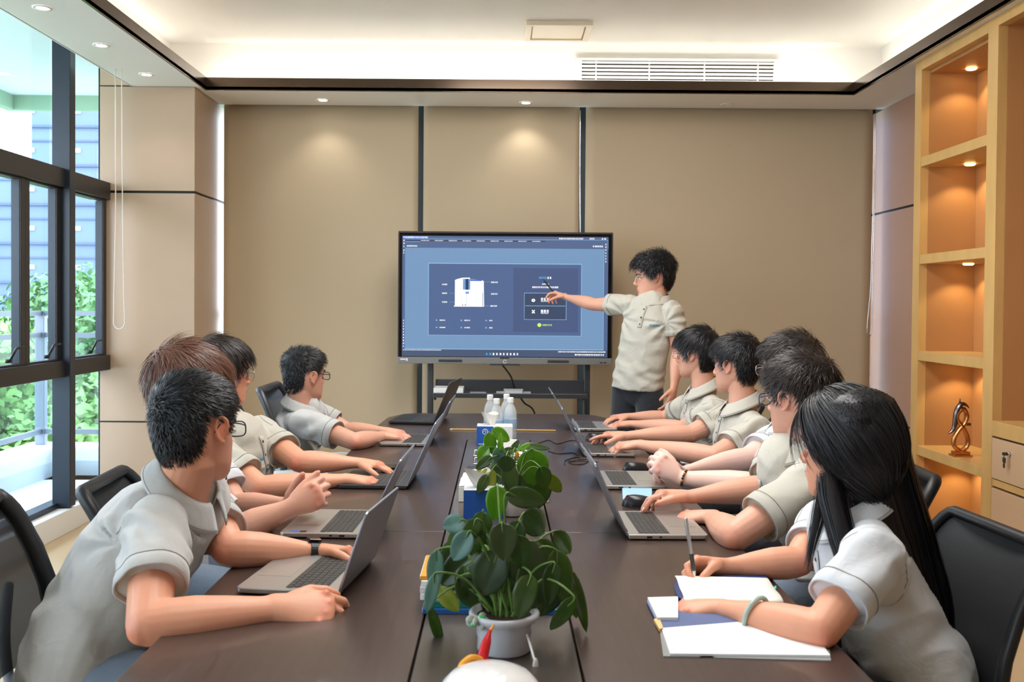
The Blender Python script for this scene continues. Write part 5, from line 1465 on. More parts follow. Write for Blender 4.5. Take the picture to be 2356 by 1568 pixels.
    co = coords(me); wa = c.get('wrinkle', .0075)
    nr = np.empty(len(co)*3); me.vertices.foreach_get('normal', nr); nr = nr.reshape(-1, 3)
    jl = [np.array(sh-up*.06) for sh in (shL, shR)]+[np.array(H+up*.05)]+[np.array(H.lerp(Sm, .3)+front*.08)]
    foc = np.zeros(len(co))
    for j in jl: foc = np.maximum(foc, np.exp(-((co-j)**2).sum(1)/(2*.11**2)))
    # wrinkle field: ridged noise stretched along the pull between shoulder and hip
    ud = np.array(up); sdv = np.array(side); fr = np.array(front)
    sd_ = c.get('seed', 1)
    q = np.stack([(co@sdv)*7+(co@ud)*3.2, (co@ud)*13-(co@sdv)*5, (co@fr)*7], 1)+sd_*7.3
    nv_ = np.array([noise.noise(Vector(x)) for x in q]); rg = (1-np.abs(nv_)*2.6); rg = np.clip(rg, -.2, 1)**1
    q2 = co*4.2+sd_*3.1
    nb_ = np.array([noise.noise(Vector(x)) for x in q2])
    # folds that radiate from the armpits and gather above the hem
    fold = np.zeros(len(co))
    for j, sg in ((np.array(shL-up*.075), 1), (np.array(shR-up*.075), -1)):
        dv = co-j; a = np.arctan2(dv@ud, sg*(dv@sdv)); r = np.sqrt((dv**2).sum(1))
        fold += np.exp(-((r-.115)/.065)**2)*np.sin(9.5*a+nb_*7+sd_)*.0055
    hz = (co-np.array(H))@ud
    fold += np.exp(-((hz-.07)/.09)**2)*np.sin(hz*70+nb_*9+(co@sdv)*9)*.0038
    fold *= c.get('foldk', 1)
    co2 = co+nr*(fold)[:, None]+nr*((rg*wa*(.25+.9*foc))+nb_*wa*.7)[:, None]
    me.vertices.foreach_set('co', co2.ravel()); me.update()
    sho = addmesh('polo_shirt', me, root)
    bvh = BVHTree.FromPolygons([Vector(v) for v in co2], [tuple(p.vertices) for p in me.polygons])
    for sh, ce, u, s_ in cuffs:
        # hem band at the sleeve end
        n = 36; uu = u.orthogonal().normalized(); v2 = u.cross(uu)
        def hits(ctr):
            rr_ = []
            for i in range(n):
                a = 2*PI*i/n; d = uu*math.cos(a)+v2*math.sin(a); h = bvh.ray_cast(ctr, d, .12)
                rr_.append((h[0]-ctr).length if h[0] is not None else 9)
            vals = sorted(x for x in rr_ if x < .085*k); md = vals[len(vals)//2] if vals else .064*k
            return [min(x, md*1.10) for x in rr_]
        c1_ = ce-u*.016; c2_ = ce-u*.034; h1 = hits(c1_); h2 = hits(c2_)
        def rg_(dz, hh, off): return [ce+u*dz+(uu*math.cos(2*PI*i/n)+v2*math.sin(2*PI*i/n))*(hh[i]+off) for i in range(n)]
        R = [rg_(-.016, h1, -.008), rg_(.012, h1, -.0035), rg_(.0135, h1, -.001), rg_(.012, h1, .0012), rg_(-.012, h1, .0022), rg_(-.022, h2, .0022), rg_(-.0225, h2, -.001)]
        b = MB(); vs = [p for r in R for p in r]
        b.add(vs, [(j*n+i, j*n+(i+1) % n, (j+1)*n+(i+1) % n, (j+1)*n+i) for j in range(len(R)-1) for i in range(n)])
        hb_ = part('sleeve_hem', b, fb, smooth=True); put(hb_, root)
        put(part('hem_stitching', MB().tube(R[5], .0011*c.get('seamr', 1), n=5, closed=True), M_seam, smooth=True), root)
        if c.get('armhole', 1):
            seam(bvh, sh-(-(Sm-sh).normalized())*0+(Sm-sh).normalized()*.012, (u*.5+(sh-Sm).normalized()*.85), up, .13, M_seam, root, 'armhole_seam', 44, rad=.0009*c.get('seamr', 1), off=.0002)
    # collar: stand and two leaves around the neck
    nu = (MH @ Vector((0, -.03, -.09))-N); nu = (nu.normalized()*.55+up*.45).normalized()
    cf = (front-nu*front.dot(nu)).normalized(); cs = cf.cross(nu)
    r0 = nk*1.12
    def colr(s, v):
        a = (s-.5)*2*(PI-.22); back = math.cos(a)            # a=0 at the back
        d = -cf*math.cos(a)+cs*math.sin(a)
        fr_ = (1-back)/2
        base = N+nu*(.020+.012*back-.020*fr_*fr_)
        if v < .35:
            t = v/.35; return base+d*(r0+.004)+nu*(-.012+.030*t)
        t = (v-.35)/.65
        drop = .044+.014*fr_**3
        return base+d*(r0+.005+.030*t+.006*fr_*t)+nu*(.018-drop*t**1.15)+cf*(.012*fr_**4*t)
    cg = MB().grid(colr, 44, 10)
    co_ = part('collar', cg, fb, smooth=True); put(co_, root)
    sd = co_.modifiers.new('thick', 'SOLIDIFY'); sd.thickness = .0026; sd.offset = 0
    put(part('collar_stitching', MB().tube([colr(i/60, .93)+(-cf*math.cos((i/60-.5)*2*(PI-.22))+cs*math.sin((i/60-.5)*2*(PI-.22)))*.0016 for i in range(61)], .0007*c.get('seamr', 1), n=5), M_seam, smooth=True), root)
    # placket with buttons and the small logo
    def onshirt(a, b, off=.001):
        """a: metres to the wearer's left of the middle, b: metres below the neck"""
        o = N-up*b+side*a+front*.4
        h = bvh.ray_cast(o, -front, .6)
        return (h[0]+h[1]*off*(1 if h[1].dot(front) > 0 else -1), h[1]) if h[0] is not None else (None, None)
    if c.get('placket', 1):
        L_ = []; R_ = []
        for i in range(12):
            b_ = .045+.13*i/11
            l, _ = onshirt(-.014, b_, .0016); r, _ = onshirt(.014, b_, .0016)
            if l is not None and r is not None: L_.append(l); R_.append(r)
        if len(L_) > 3:
            b = MB(); n = len(L_); b.add(L_+R_, [(i, i+1, n+i+1, n+i) for i in range(n-1)]); pk_ = part('placket', b, fb, smooth=True); put(pk_, root)
            s2 = pk_.modifiers.new('thick', 'SOLIDIFY'); s2.thickness = .002
            put(part('placket_stitching', MB().tube(R_, .0009*c.get('seamr', 1), n=5), M_seam, smooth=True), root)
        for b_ in (.065, .115, .155):
            p, nn = onshirt(0, b_, .0025)
            if p is not None: put(part('button', MB().ell(p, (.0058, .0058, .0024), nn.to_track_quat('Z', 'Y').to_matrix(), 12, 6), M_btn, smooth=True), root)
    if c.get('logo'):
        lx, lb = c['logo']; b = MB()
        for i in range(7):
            q = []
            for (du, dv) in ((0, 0), (.006, 0), (.0075, .009), (.0015, .009)):
                p, nn = onshirt(lx+(i*.0078-.027+du), lb-dv, .0016)
                if p is not None: q.append(p)
            if len(q) == 4: b.add(q, [(0, 1, 2, 3)])
        if b.v: o = part('logo_print', b, M_logo); put(o, root)
    # ---------------- trousers and shoes
    tb_ = MB(); knees = c.get('knees'); 
    fwd = Vector((front.x, front.y, 0)).normalized() if 'fwd' not in c else Vector(c['fwd']).normalized()
    lat = Vector((0, 0, 1)).cross(fwd)       # wearer's left
    shoes = []
    tb_.tube([H-Vector((0, 0, .05)), H+Vector((0, 0, .02))], [(.142*w, .10*w), (.135*w, .095*w)], side=lat, n=20)
    for s in (1, -1):
        hj = H+lat*s*.085-Vector((0, 0, .03))
        if c.get('standing'):
            kn = hj+Vector((0, 0, -.42))+lat*s*.01+fwd*.015; an = Vector((kn.x+lat.x*s*.01, kn.y+lat.y*s*.01, .10))
            tb_.tube([hj, hj.lerp(kn, .5), kn, kn.lerp(an, .5), an], [.088*w, .083*w, .067, .060, .056], n=18)
        else:
            kn = Vector((hj.x, hj.y, 0))+fwd*.42+lat*s*.05; kn.z = .51
            an = kn+fwd*(-.02); an.z = .11
            tb_.tube([hj, hj.lerp(kn, .5), kn, kn+Vector((0, 0, -.06)), kn.lerp(an, .5), an], [.082*w, .076*w, .064, .060, .054, .048], n=18)
        shoes.append(an)
    me = voxelize(tb_, .010, 4, 'trousers', c.get('trousers', TR_K))
    addmesh('trousers', me, root)
    M_sh = pm('shoe_dark', (40, 40, 44), .5); M_so = pm('shoe_sole', (220, 220, 216), .6)
    for an in shoes:
        a = an.copy(); a.z = 0
        s = MB(); s.tube([a-fwd*.05+Vector((0, 0, .05)), a+Vector((0, 0, .06)), a+fwd*.06+Vector((0, 0, .052)), a+fwd*.13+Vector((0, 0, .040)), a+fwd*.18+Vector((0, 0, .034))], [(.034, .038), (.040, .048), (.043, .042), (.045, .030), (.036, .022)], side=lat, n=16)
        s.tube([a+Vector((0, 0, .06)), a+Vector((0, 0, .12))], [.042, .044], n=14)
        so = part('shoe', s, M_sh, smooth=True); put(so, root)
        sl_ = MB().tube([a-fwd*.055+Vector((0, 0, .011)), a+fwd*.06+Vector((0, 0, .011)), a+fwd*.185+Vector((0, 0, .011))], [(.038, .010), (.047, .010), (.038, .010)], side=lat, n=16)
        put(part('sole', sl_, M_so, smooth=True), root)
    # ---------------- hair, glasses
    if c.get('hair'):
        make_hair(root, MH, c['hair'], c.get('hairmat', H_BK), c.get('seed', 1))
    if c.get('glasses'):
        glasses(root, MH, c['glasses'][0], style=c['glasses'][1], w=c['glasses'][2], h=c['glasses'][3], thin=c['glasses'][4] if len(c['glasses']) > 4 else .0013)
    return root, MH, bvh
def shift(v, dx=0, dy=0, dz=0): return Vector((v.x+dx, v.y+dy, v.z+dz))
SHORT = dict(side=.007, top=.018, len_top=.030, len_side=.012, lift=.55, n=5200, w=.0011, messy=.18)
MID = dict(side=.012, top=.024, back=.006, len_top=.048, len_side=.026, lift=.30, n=4200, w=.0014, messy=.20)
FR = dict(style='fringe', side=.014, top=.024, back=.006, len_top=.062, len_side=.034, lift=.16, n=4600, w=.0015, messy=.14, grav=.5, steps=6)
M_gsilver = pm('glasses_silver', (190, 190, 194), .2, metal=1); M_gblack = pm('glasses_black', (20, 20, 22), .25)
Z = Vector((0, 0, 1))
def flatcurl(a=18, b=24, c=14): return [(a, b, c), (a+2, b+2, c), (a+4, b+4, c), (a+6, b+6, c)]
def fist(a=52, b=62, c=38): return [(a, b, c)]*4

L1, MHL1, _ = person(dict(label='man in light grey polo nearest the camera on the left, gripping the laptop lid',
    hip=(-.975, 2.24, .57), neck=P(425, 1112, 2.09), head=P(455, 984, 2.02), az=24, pitch=4, roll=-6, hs=1.0,
    shR=P(362, 1212, 1.93), elR=P(340, 1437, 1.71), wrR=P(640, 1398, 1.79), handR=dict(f=(1, .14, -.10), n=(-.05, .62, -.78), curl=[(30, 42, 30), (42, 50, 34), (48, 56, 34), (52, 60, 34)], thumb=(20, 25, 20), spread=5, s=1.16),
    shL=P(470, 1150, 2.27), elL=P(525, 1262, 2.13), wrL=P(728, 1268, 2.21), handL=dict(f=(1, .0, -.05), n=(0, -.45, -.9), curl=fist(52, 60, 40), spread=4),
    skin=SK_T, shirt=FB_A, hair=dict(SHORT, n=9000, whorl=(-.022, -.088, .045), len_side=.015, top=.016), hairmat=H_BK, glasses=(M_gblack, 'rect', .026, .018, .0016),
    nb=.68, vox=.0034, svox=.0055, wrinkle=.009, k=1.06, kt=1.10, slouch=.03, nails=1, seed=3, fwd=(1, 0, 0), placket=0, seamr=1.0, trousers=TR_J, neckr=.062))
wp = P(718, 1272, 2.205); 
L2, MHL2, _ = person(dict(label='person with brown hair behind the nearest left man, hands clasped over the laptop',
    hip=(-1.06, 2.98, .57), neck=P(398, 1000, 2.66), head=P(443, 893, 2.62), az=42, pitch=2, roll=0,
    shR=P(425, 1128, 2.47), elR=P(548, 1222, 2.46), wrR=P(668, 1168, 2.46), handR=dict(f=(.86, .10, .42), n=(.1, .98, -.1), curl=[(40, 52, 30), (44, 54, 30), (48, 56, 30), (50, 58, 30)], thumb=(10, 12, 8), spread=7),
    shL=P(470, 1050, 2.86), elL=P(545, 1165, 2.78), wrL=P(662, 1162, 2.60), handL=dict(f=(.80, -.16, .50), n=(.1, -.98, .0), curl=[(40, 52, 30), (44, 54, 30), (48, 56, 30), (50, 58, 30)], thumb=(10, 10, 6), spread=7),
    skin=SK_M, shirt=FB_W, hair=dict(FR, n=7500, side=.017, top=.026, back=.012, len_side=.055, len_top=.075, w=.0016, whorl=(-.02, -.075, .080)), hairmat=H_BR,
    vox=.0038, wrinkle=.007, k=1.0, kt=1.04, slouch=.02, seed=5, fwd=(1, 0, 0), nails=1, trousers=TR_J))
L3, MHL3, _ = person(dict(label='man with dark fringe, metal glasses and a white earbud, typing, third on the left',
    hip=(-1.02, 3.66, .57), neck=P(512, 962, 3.27), head=P(513, 856, 3.25), az=52, pitch=2, roll=0,
    shR=P(500, 1045, 3.10), elR=P(600, 1122, 3.00), wrR=P(800, 1102, 3.07), handR=dict(f=(1, .1, -.12), n=(0, .1, -1), curl=flatcurl(), spread=6),
    shL=P(592, 992, 3.43), elL=P(690, 1062, 3.24), wrL=P(822, 1064, 3.27), handL=dict(f=(1, 0, -.10), n=(0, 0, -1), curl=flatcurl(), spread=6),
    skin=SK_T, shirt=FB_B, hair=dict(FR, whorl=(-.01, -.06, .088)), hairmat=H_DB, glasses=(M_gsilver, 'aviator', .027, .023, .0012),
    vox=.0042, k=1.02, kt=1.06, seed=7, fwd=(1, 0, 0), logo=(-.02, .13), blush=1.3))
L4, MHL4, _ = person(dict(label='man with short black hair and black glasses at the far left, turned towards the display',
    hip=(-.99, 4.55, .57), neck=P(690, 922, 4.14), head=P(703, 862, 4.10), az=40, pitch=0, roll=0,
    shR=P(693, 968, 3.97), elR=P(817, 1016, 3.86), wrR=P(880, 1001, 4.04), handR=dict(f=(.95, .25, -.1), n=(0, .1, -1), curl=flatcurl(), spread=5),
    shL=P(712, 942, 4.28), elL=P(800, 990, 4.26), wrL=P(885, 991, 4.14), handL=dict(f=(1, -.05, -.1), n=(0, 0, -1), curl=flatcurl(), spread=5),
    skin=SK_M, shirt=FB_A, hair=dict(SHORT, n=4200, top=.022, len_top=.036), hairmat=H_BK, glasses=(M_gblack, 'rect', .026, .018, .0018),
    vox=.0046, k=.98, kt=1.0, slouch=.02, seed=9, fwd=(1, 0, 0)))
S0, MHS, _ = person(dict(label='man with curly black hair and glasses standing and pointing a pen at the display',
    hip=(.83, 5.74, .93), neck=P(1503, 698, 5.19), head=P(1500, 636, 5.2), az=-84, pitch=4, roll=0, standing=True, standhem=.03,
    shR=P(1447, 700, 5.27), elR=P(1368, 700, 5.45), wrR=P(1305, 684, 5.63), handR=dict(f=(-.75, .45, .25), n=(-.3, -.25, -.9), curl=[(30, 40, 20), (48, 52, 30), (55, 60, 30), (58, 62, 30)], thumb=(5, 20, 25), spread=4, tin=.6),
    shL=P(1548, 714, 5.10), elL=P(1561, 812, 5.10), wrL=P(1550, 893, 5.04), handL=dict(f=(-.25, -.2, -1), n=(-.7, .6, .1), curl=flatcurl(22, 24, 14), spread=4),
    skin=SK_M, shirt=FB_B, hair=dict(MID, top=.036, side=.018, back=.016, curl=.9, len_top=.070, len_side=.030, lift=.6, messy=.45, steps=10, clump=3.5, n=5200, w=.0016), hairmat=H_BK, glasses=(M_gsilver, 'rect', .026, .018, .0014),
    vox=.0048, k=.98, kt=.96, seed=11, logo=(.085, .155), trousers=TR_D, seamr=.6, wrinkle=.008, armhole=0, sleeve=.52))
R1, MHR1, _ = person(dict(label='man with clear-framed glasses farthest back on the right side, typing',
    hip=(1.10, 4.92, .57), neck=P(1622, 908, 4.47), head=P(1600, 812, 4.45), az=-52, pitch=2, roll=0,
    shL=P(1650, 944, 4.26), elL=P(1568, 985, 4.38), wrL=P(1455, 975, 4.52), handL=dict(f=(-1, .1, -.05), n=(0, .1, -1), curl=flatcurl(), spread=6),
    shR=P(1590, 930, 4.62), elR=P(1528, 962, 4.72), wrR=P(1445, 958, 4.68), handR=dict(f=(-1, -.15, -.05), n=(0, 0, -1), curl=flatcurl(), spread=6),
    skin=SK_M, shirt=FB_B, hair=dict(FR), hairmat=H_BK, glasses=(M_gsilver, 'rect', .026, .018, .0014),
    vox=.0046, k=.98, kt=1.0, seed=13, fwd=(-1, 0, 0)))
R2, MHR2, _ = person(dict(label='man with tousled black hair and no glasses, second from the far end on the right',
    hip=(1.12, 4.25, .57), neck=P(1722, 938, 3.86), head=P(1690, 838, 3.85), az=-42, pitch=2, roll=0,
    shL=P(1745, 992, 3.62), elL=P(1642, 1050, 3.53), wrL=P(1470, 1022, 3.73), handL=dict(f=(-.95, .15, -.12), n=(0, .15, -1), curl=flatcurl(28, 30, 18), spread=6),
    shR=P(1668, 958, 4.05), elR=P(1588, 998, 3.99), wrR=P(1440, 1002, 3.96), handR=dict(f=(-1, .05, .05), n=(0, 0, -1), curl=[(8, 12, 8), (22, 30, 18), (30, 36, 20), (34, 40, 20)], spread=8),
    skin=SK_M, shirt=FB_B, hair=dict(MID), hairmat=H_BK,
    vox=.0042, k=1.03, kt=1.06, seed=15, fwd=(-1, 0, 0), logo=(.08, .15)))
R3, MHR3, _ = person(dict(label='person with brown-black hair and fair arms wearing a bead bracelet, third on the right',
    hip=(1.13, 3.55, .57), neck=P(1850, 962, 3.23), head=P(1812, 846, 3.22), az=-42, pitch=2, roll=0,
    shL=P(1872, 1062, 2.98), elL=P(1745, 1116, 2.94), wrL=P(1562, 1098, 3.04), handL=dict(f=(-.72, .1, .50), n=(-.1, .9, -.3), curl=fist(45, 50, 30), thumb=(14, 20, 20), spread=5),
    shR=P(1785, 1010, 3.42), elR=P(1720, 1052, 3.30), wrR=P(1570, 1086, 3.17), handR=dict(f=(-.9, -.15, .15), n=(0, -.7, -.6), curl=fist(45, 50, 30), spread=5),
    skin=SK_F, shirt=FB_W, hair=dict(MID, side=.015), hairmat=H_DB, glasses=(M_gsilver, 'aviator', .026, .020),
    vox=.0040, k=.98, kt=1.02, seed=17, fwd=(-1, 0, 0)))
R4, MHR4, _ = person(dict(label='man in beige polo with blue-framed glasses, second from the camera on the right',
    hip=(1.08, 2.93, .57), neck=P(1872, 1040, 2.64), head=P(1835, 912, 2.62), az=-34, pitch=4, roll=0,
    shL=P(1858, 1118, 2.42), elL=P(1690, 1233, 2.34), wrL=P(1636, 1188, 2.58), handL=dict(f=(-.80, .45, -.12), n=(-.05, .2, -1), curl=flatcurl(20, 26, 16), spread=5),
    shR=P(1800, 1042, 2.84), elR=P(1765, 1122, 2.74), wrR=P(1585, 1142, 2.69), handR=dict(f=(-1, .0, .10), n=(0, -.15, -1), curl=[(24, 30, 18), (30, 34, 20), (34, 38, 20), (38, 40, 20)], thumb=(14, 20, 18), spread=8),
    skin=SK_M, shirt=FB_B, hair=dict(MID, n=6500, w=.0013), hairmat=H_DB, glasses=(pm('glasses_blue', (40, 60, 110), .3), 'rect', .026, .018, .0018),
    nb=.70, vox=.0037, svox=.006, k=1.03, kt=1.08, seed=19, fwd=(-1, 0, 0), nails=1, trousers=TR_J))
R5, MHR5, _ = person(dict(label='woman with long black hair writing, nearest the camera on the right',
    hip=(.96, 2.14, .56), neck=P(1985, 1165, 1.98), head=P(1940, 1026, 1.98), az=-40, pitch=2, roll=0, hs=.98,
    shL=P(2010, 1275, 1.77), elL=P(1888, 1450, 1.665), wrL=P(1655, 1398, 1.83), handL=dict(f=(-.93, .22, -.10), n=(0, .15, -1), curl=[(26, 22, 12), (28, 24, 14), (30, 26, 14), (32, 28, 14)], thumb=(4, 6, 6), spread=3),
    shR=P(1905, 1190, 2.22), elR=P(1835, 1292, 2.07), wrR=P(1668, 1303, 2.06), handR=dict(f=(-.90, -.05, .02), n=(.0, -.75, -.62), curl=[(34, 62, 22), (44, 66, 30), (54, 68, 34), (60, 68, 34)], thumb=(2, 26, 26), spread=4, tin=.7),
    skin=SK_T, shirt=FB_W, hair=dict(style='long', side=.013, top=.028, back=.012, len_top=.15, len_side=.11, lift=.03, grav=.9, messy=.05, n=6500, w=.0013, steps=9, whorl=(0, .03, .118), comb=(0, -.9, 0), clump=.4), hairmat=H_LG,
    vox=.0034, svox=.0055, k=.90, kt=.90, seed=21, fwd=(-1, 0, 0), nails=1, logo=(-.06, .12), neckr=.050, trousers=TR_K))
# ---- the woman's long hair
def hairfall(name, root, path, radii, side, mat, n, w, seed, t_end=(.75, 1.0), wob=.006, offr=(.98, 1.07), core=1.0):
    rs = np.random.RandomState(seed)
    pts = spline(path, 8); N = len(pts); m = len(radii)
    def rad(t):
        x = t*(m-1); i = min(int(x), m-2); f = x-i
        return (radii[i][0]*(1-f)+radii[i+1][0]*f, radii[i][1]*(1-f)+radii[i+1][1]*f)
    side = Vector(side)
    fr = []
    for i in range(N):
        t = (pts[min(i+1, N-1)]-pts[max(i-1, 0)]).normalized(); u = (side-t*side.dot(t)).normalized(); fr.append((pts[i], u, t.cross(u)))
    b = MB(); na = 40
    def f(uu, vv):
        i = min(int(vv*(N-1)), N-1); p, u, v = fr[i]; a = 2*PI*uu; r = rad(vv)
        q = 1+.045*math.sin(a*9+3*vv)+.03*math.sin(a*15-5*vv)+.02*math.sin(a*4+vv*6)
        e = 1-max(0, (vv-.9)/.1)*.5*abs(math.sin(a*6))
        q *= core; return p+u*(r[0]*q*e*math.cos(a))+v*(r[1]*q*e*math.sin(a))
    b.grid(f, na, N, closeu=True)
    V = b.v; F = b.f
    for s in range(n):
        a0 = rs.uniform(0, 2*PI); t1 = rs.uniform(*t_end); t0 = rs.uniform(0, .25); off = rs.uniform(*offr); dr = rs.normal()*.12; ph = rs.uniform(0, 6)
        S = 16; base = len(V); ww = w*rs.uniform(.6, 1.3)
        for k in range(S):
            t = t0+(t1-t0)*k/(S-1); x = t*(N-1); i = min(int(x), N-2); g = x-i
            p = fr[i][0].lerp(fr[i+1][0], g); u = fr[i][1]; v = fr[i][2]; r = rad(t); a = a0+dr*t
            rr = off+wob*8*math.sin(ph+t*7)*t
            d = u*math.cos(a)*r[0]+v*math.sin(a)*r[1]
            tg = (-u*math.sin(a)+v*math.cos(a)).normalized()
            q = p+d*rr; wk = ww*(1-.8*(k/(S-1))**3)
            V.append(tuple(q-tg*wk)); V.append(tuple(q+tg*wk))
        F += [(base+2*k, base+2*k+1, base+2*k+3, base+2*k+2) for k in range(S-1)]
    me = bpy.data.meshes.new(name); me.from_pydata([tuple(x) for x in V], [], F); me.materials.append(mat)
    me.polygons.foreach_set('use_smooth', [True]*len(F)); me.update()
    return addmesh(name, me, root)
hairfall('long_hair', R5, [P(1946, 915, 2.00), P(1952, 950, 2.00), P(1976, 1020, 2.00), P(1996, 1110, 1.985), P(2038, 1250, 1.965), P(2090, 1400, 1.945), P(2118, 1530, 1.93), P(2130, 1600, 1.92)],
         [(.045, .040), (.088, .080), (.096, .086), (.098, .080), (.098, .062), (.086, .050), (.062, .036), (.030, .020)], Vector((1, -.15, .3)), H_LG, 6500, .0012, 3, t_end=(.84, 1.0), offr=(.93, 1.09), wob=.010)
hairfall('hair_lock', R5, [P(1908, 1085, 1.93), P(1916, 1150, 1.90), P(1936, 1230, 1.86), P(1954, 1310, 1.83), P(1962, 1385, 1.82)],
         [(.024, .016), (.026, .018), (.024, .016), (.018, .012), (.010, .008)], Vector((1, 0, 0)), H_LG, 1500, .0008, 4, offr=(.05, 1.35), core=.05, t_end=(.6, 1.0))
hairfall('hair_lock', R5, [P(1893, 1120, 1.93), P(1882, 1190, 1.90), P(1868, 1250, 1.89), P(1856, 1315, 1.885)],
         [(.012, .010), (.013, .010), (.010, .008), (.008, .006)], Vector((1, 0, 0)), H_LG, 200, .0007, 5, offr=(.1, 1.5), core=.03, t_end=(.6, 1.0))
# ---- things worn
def ringpts(c, ax, up, ra, rb, n=28):
    ax = Vector(ax).normalized(); u = (Vector(up)-ax*Vector(up).dot(ax)).normalized(); v = ax.cross(u)
    return [c+u*(ra*math.cos(2*PI*i/n))+v*(rb*math.sin(2*PI*i/n)) for i in range(n)], u, v
e, w = P(525, 1262, 2.13), P(728, 1268, 2.21)
ax_ = (w-e).normalized(); c = e.lerp(w, .955)
pts, u, v = ringpts(c, ax_, Z, .0265, .0315)
o = part('watch_strap', MB().tube(pts, [(.0022, .0115)]*len(pts), side=None, n=8, closed=True), M_black, smooth=True)
# a flat band: rebuild as a wide strip
bm_ = MB(); vs = []
for p in pts:
    d = (p-c).normalized(); vs += [p-ax_*.011, p-ax_*.0105+d*.0025, p+ax_*.0105+d*.0025, p+ax_*.011]
n = len(pts); bm_.add(vs, [(4*i+k, 4*((i+1) % n)+k, 4*((i+1) % n)+(k+1) % 4, 4*i+(k+1) % 4) for i in range(n) for k in range(4)])
bpy.data.objects.remove(o); o = part('watch_strap', bm_, M_black, smooth=False); put(o, L1)
M4 = Matrix((ax_, ax_.cross(u) if False else v, u)).transposed().to_4x4(); M4.translation = c+u*.0295
put(part('watch_case', MB().box(-.017, .017, -.016, .016, -.004, .005, M=M4), M_blackg, bevel=.003), L1)
e, w = P(1745, 1116, 2.94), P(1562, 1098, 3.04)
ax_ = (w-e).normalized(); c = e.lerp(w, .93); pts, u, v = ringpts(c, ax_+Vector((0, 0, .25)), Z, .027, .031, 18)
bb = [pm('bead_brown', (84, 52, 28), .2), pm('bead_gold', (190, 140, 60), .2), pm('bead_dark', (30, 24, 22), .2)]
for i, p in enumerate(pts):
    put(part('bracelet_bead', MB().ell(p, (.0048,)*3, None, 10, 6), bb[i % 3], smooth=True), R3)
e, w = P(1888, 1450, 1.665), P(1655, 1398, 1.83)
ax_ = (w-e).normalized(); c = e.lerp(w, .62)+Vector((0, 0, .004)); pts, u, v = ringpts(c, ax_+Vector((.0, 0, .30)), Z, .036, .037, 36)
put(part('jade_bangle', MB().tube(pts, .0052, n=10, closed=True), pm('jade', (176, 194, 184), .12, sss=.3, sssr=(.5, .8, .6)), smooth=True, label='pale jade bangle'), R5)
put(part('earbud', MB().tube([MHL3 @ Vector((.082, .004, -.006)), MHL3 @ Vector((.088, .008, -.014)), MHL3 @ Vector((.087, .016, -.040))], [.0055, .0042, .0032], n=10), M_white, smooth=True, label='white wireless earbud'), L3)
# ---- pens
def pen(a, b, label, cols, r=.0045):
    t = thing('pen', label, 'pen', (a+b)/2)
    d = (b-a)
    part('barrel', MB().tube([a, a+d*.82], r, n=12), cols[0], t, smooth=True)
    part('grip', MB().tube([a+d*.60, a+d*.86], r*1.12, n=12), cols[1], t, smooth=True)
    part('nib', MB().tube([a+d*.86, a+d*.93, b], [r*.95, r*.7, r*.2], n=10), cols[2], t, smooth=True)
pen(P(1578, 1194, 1.99), P(1599, 1328, 1.985), 'silver pen with dark grip held upright in the writing hand of the woman', (M_silver, M_dgrey, pm('nib_cream', (236, 228, 206), .4)))
pen(P(1283, 684, 5.66), P(1249, 641, 5.84), 'black pen in the hand of the standing man, pointing at the display', (M_black, M_black, M_dgrey), .0055)

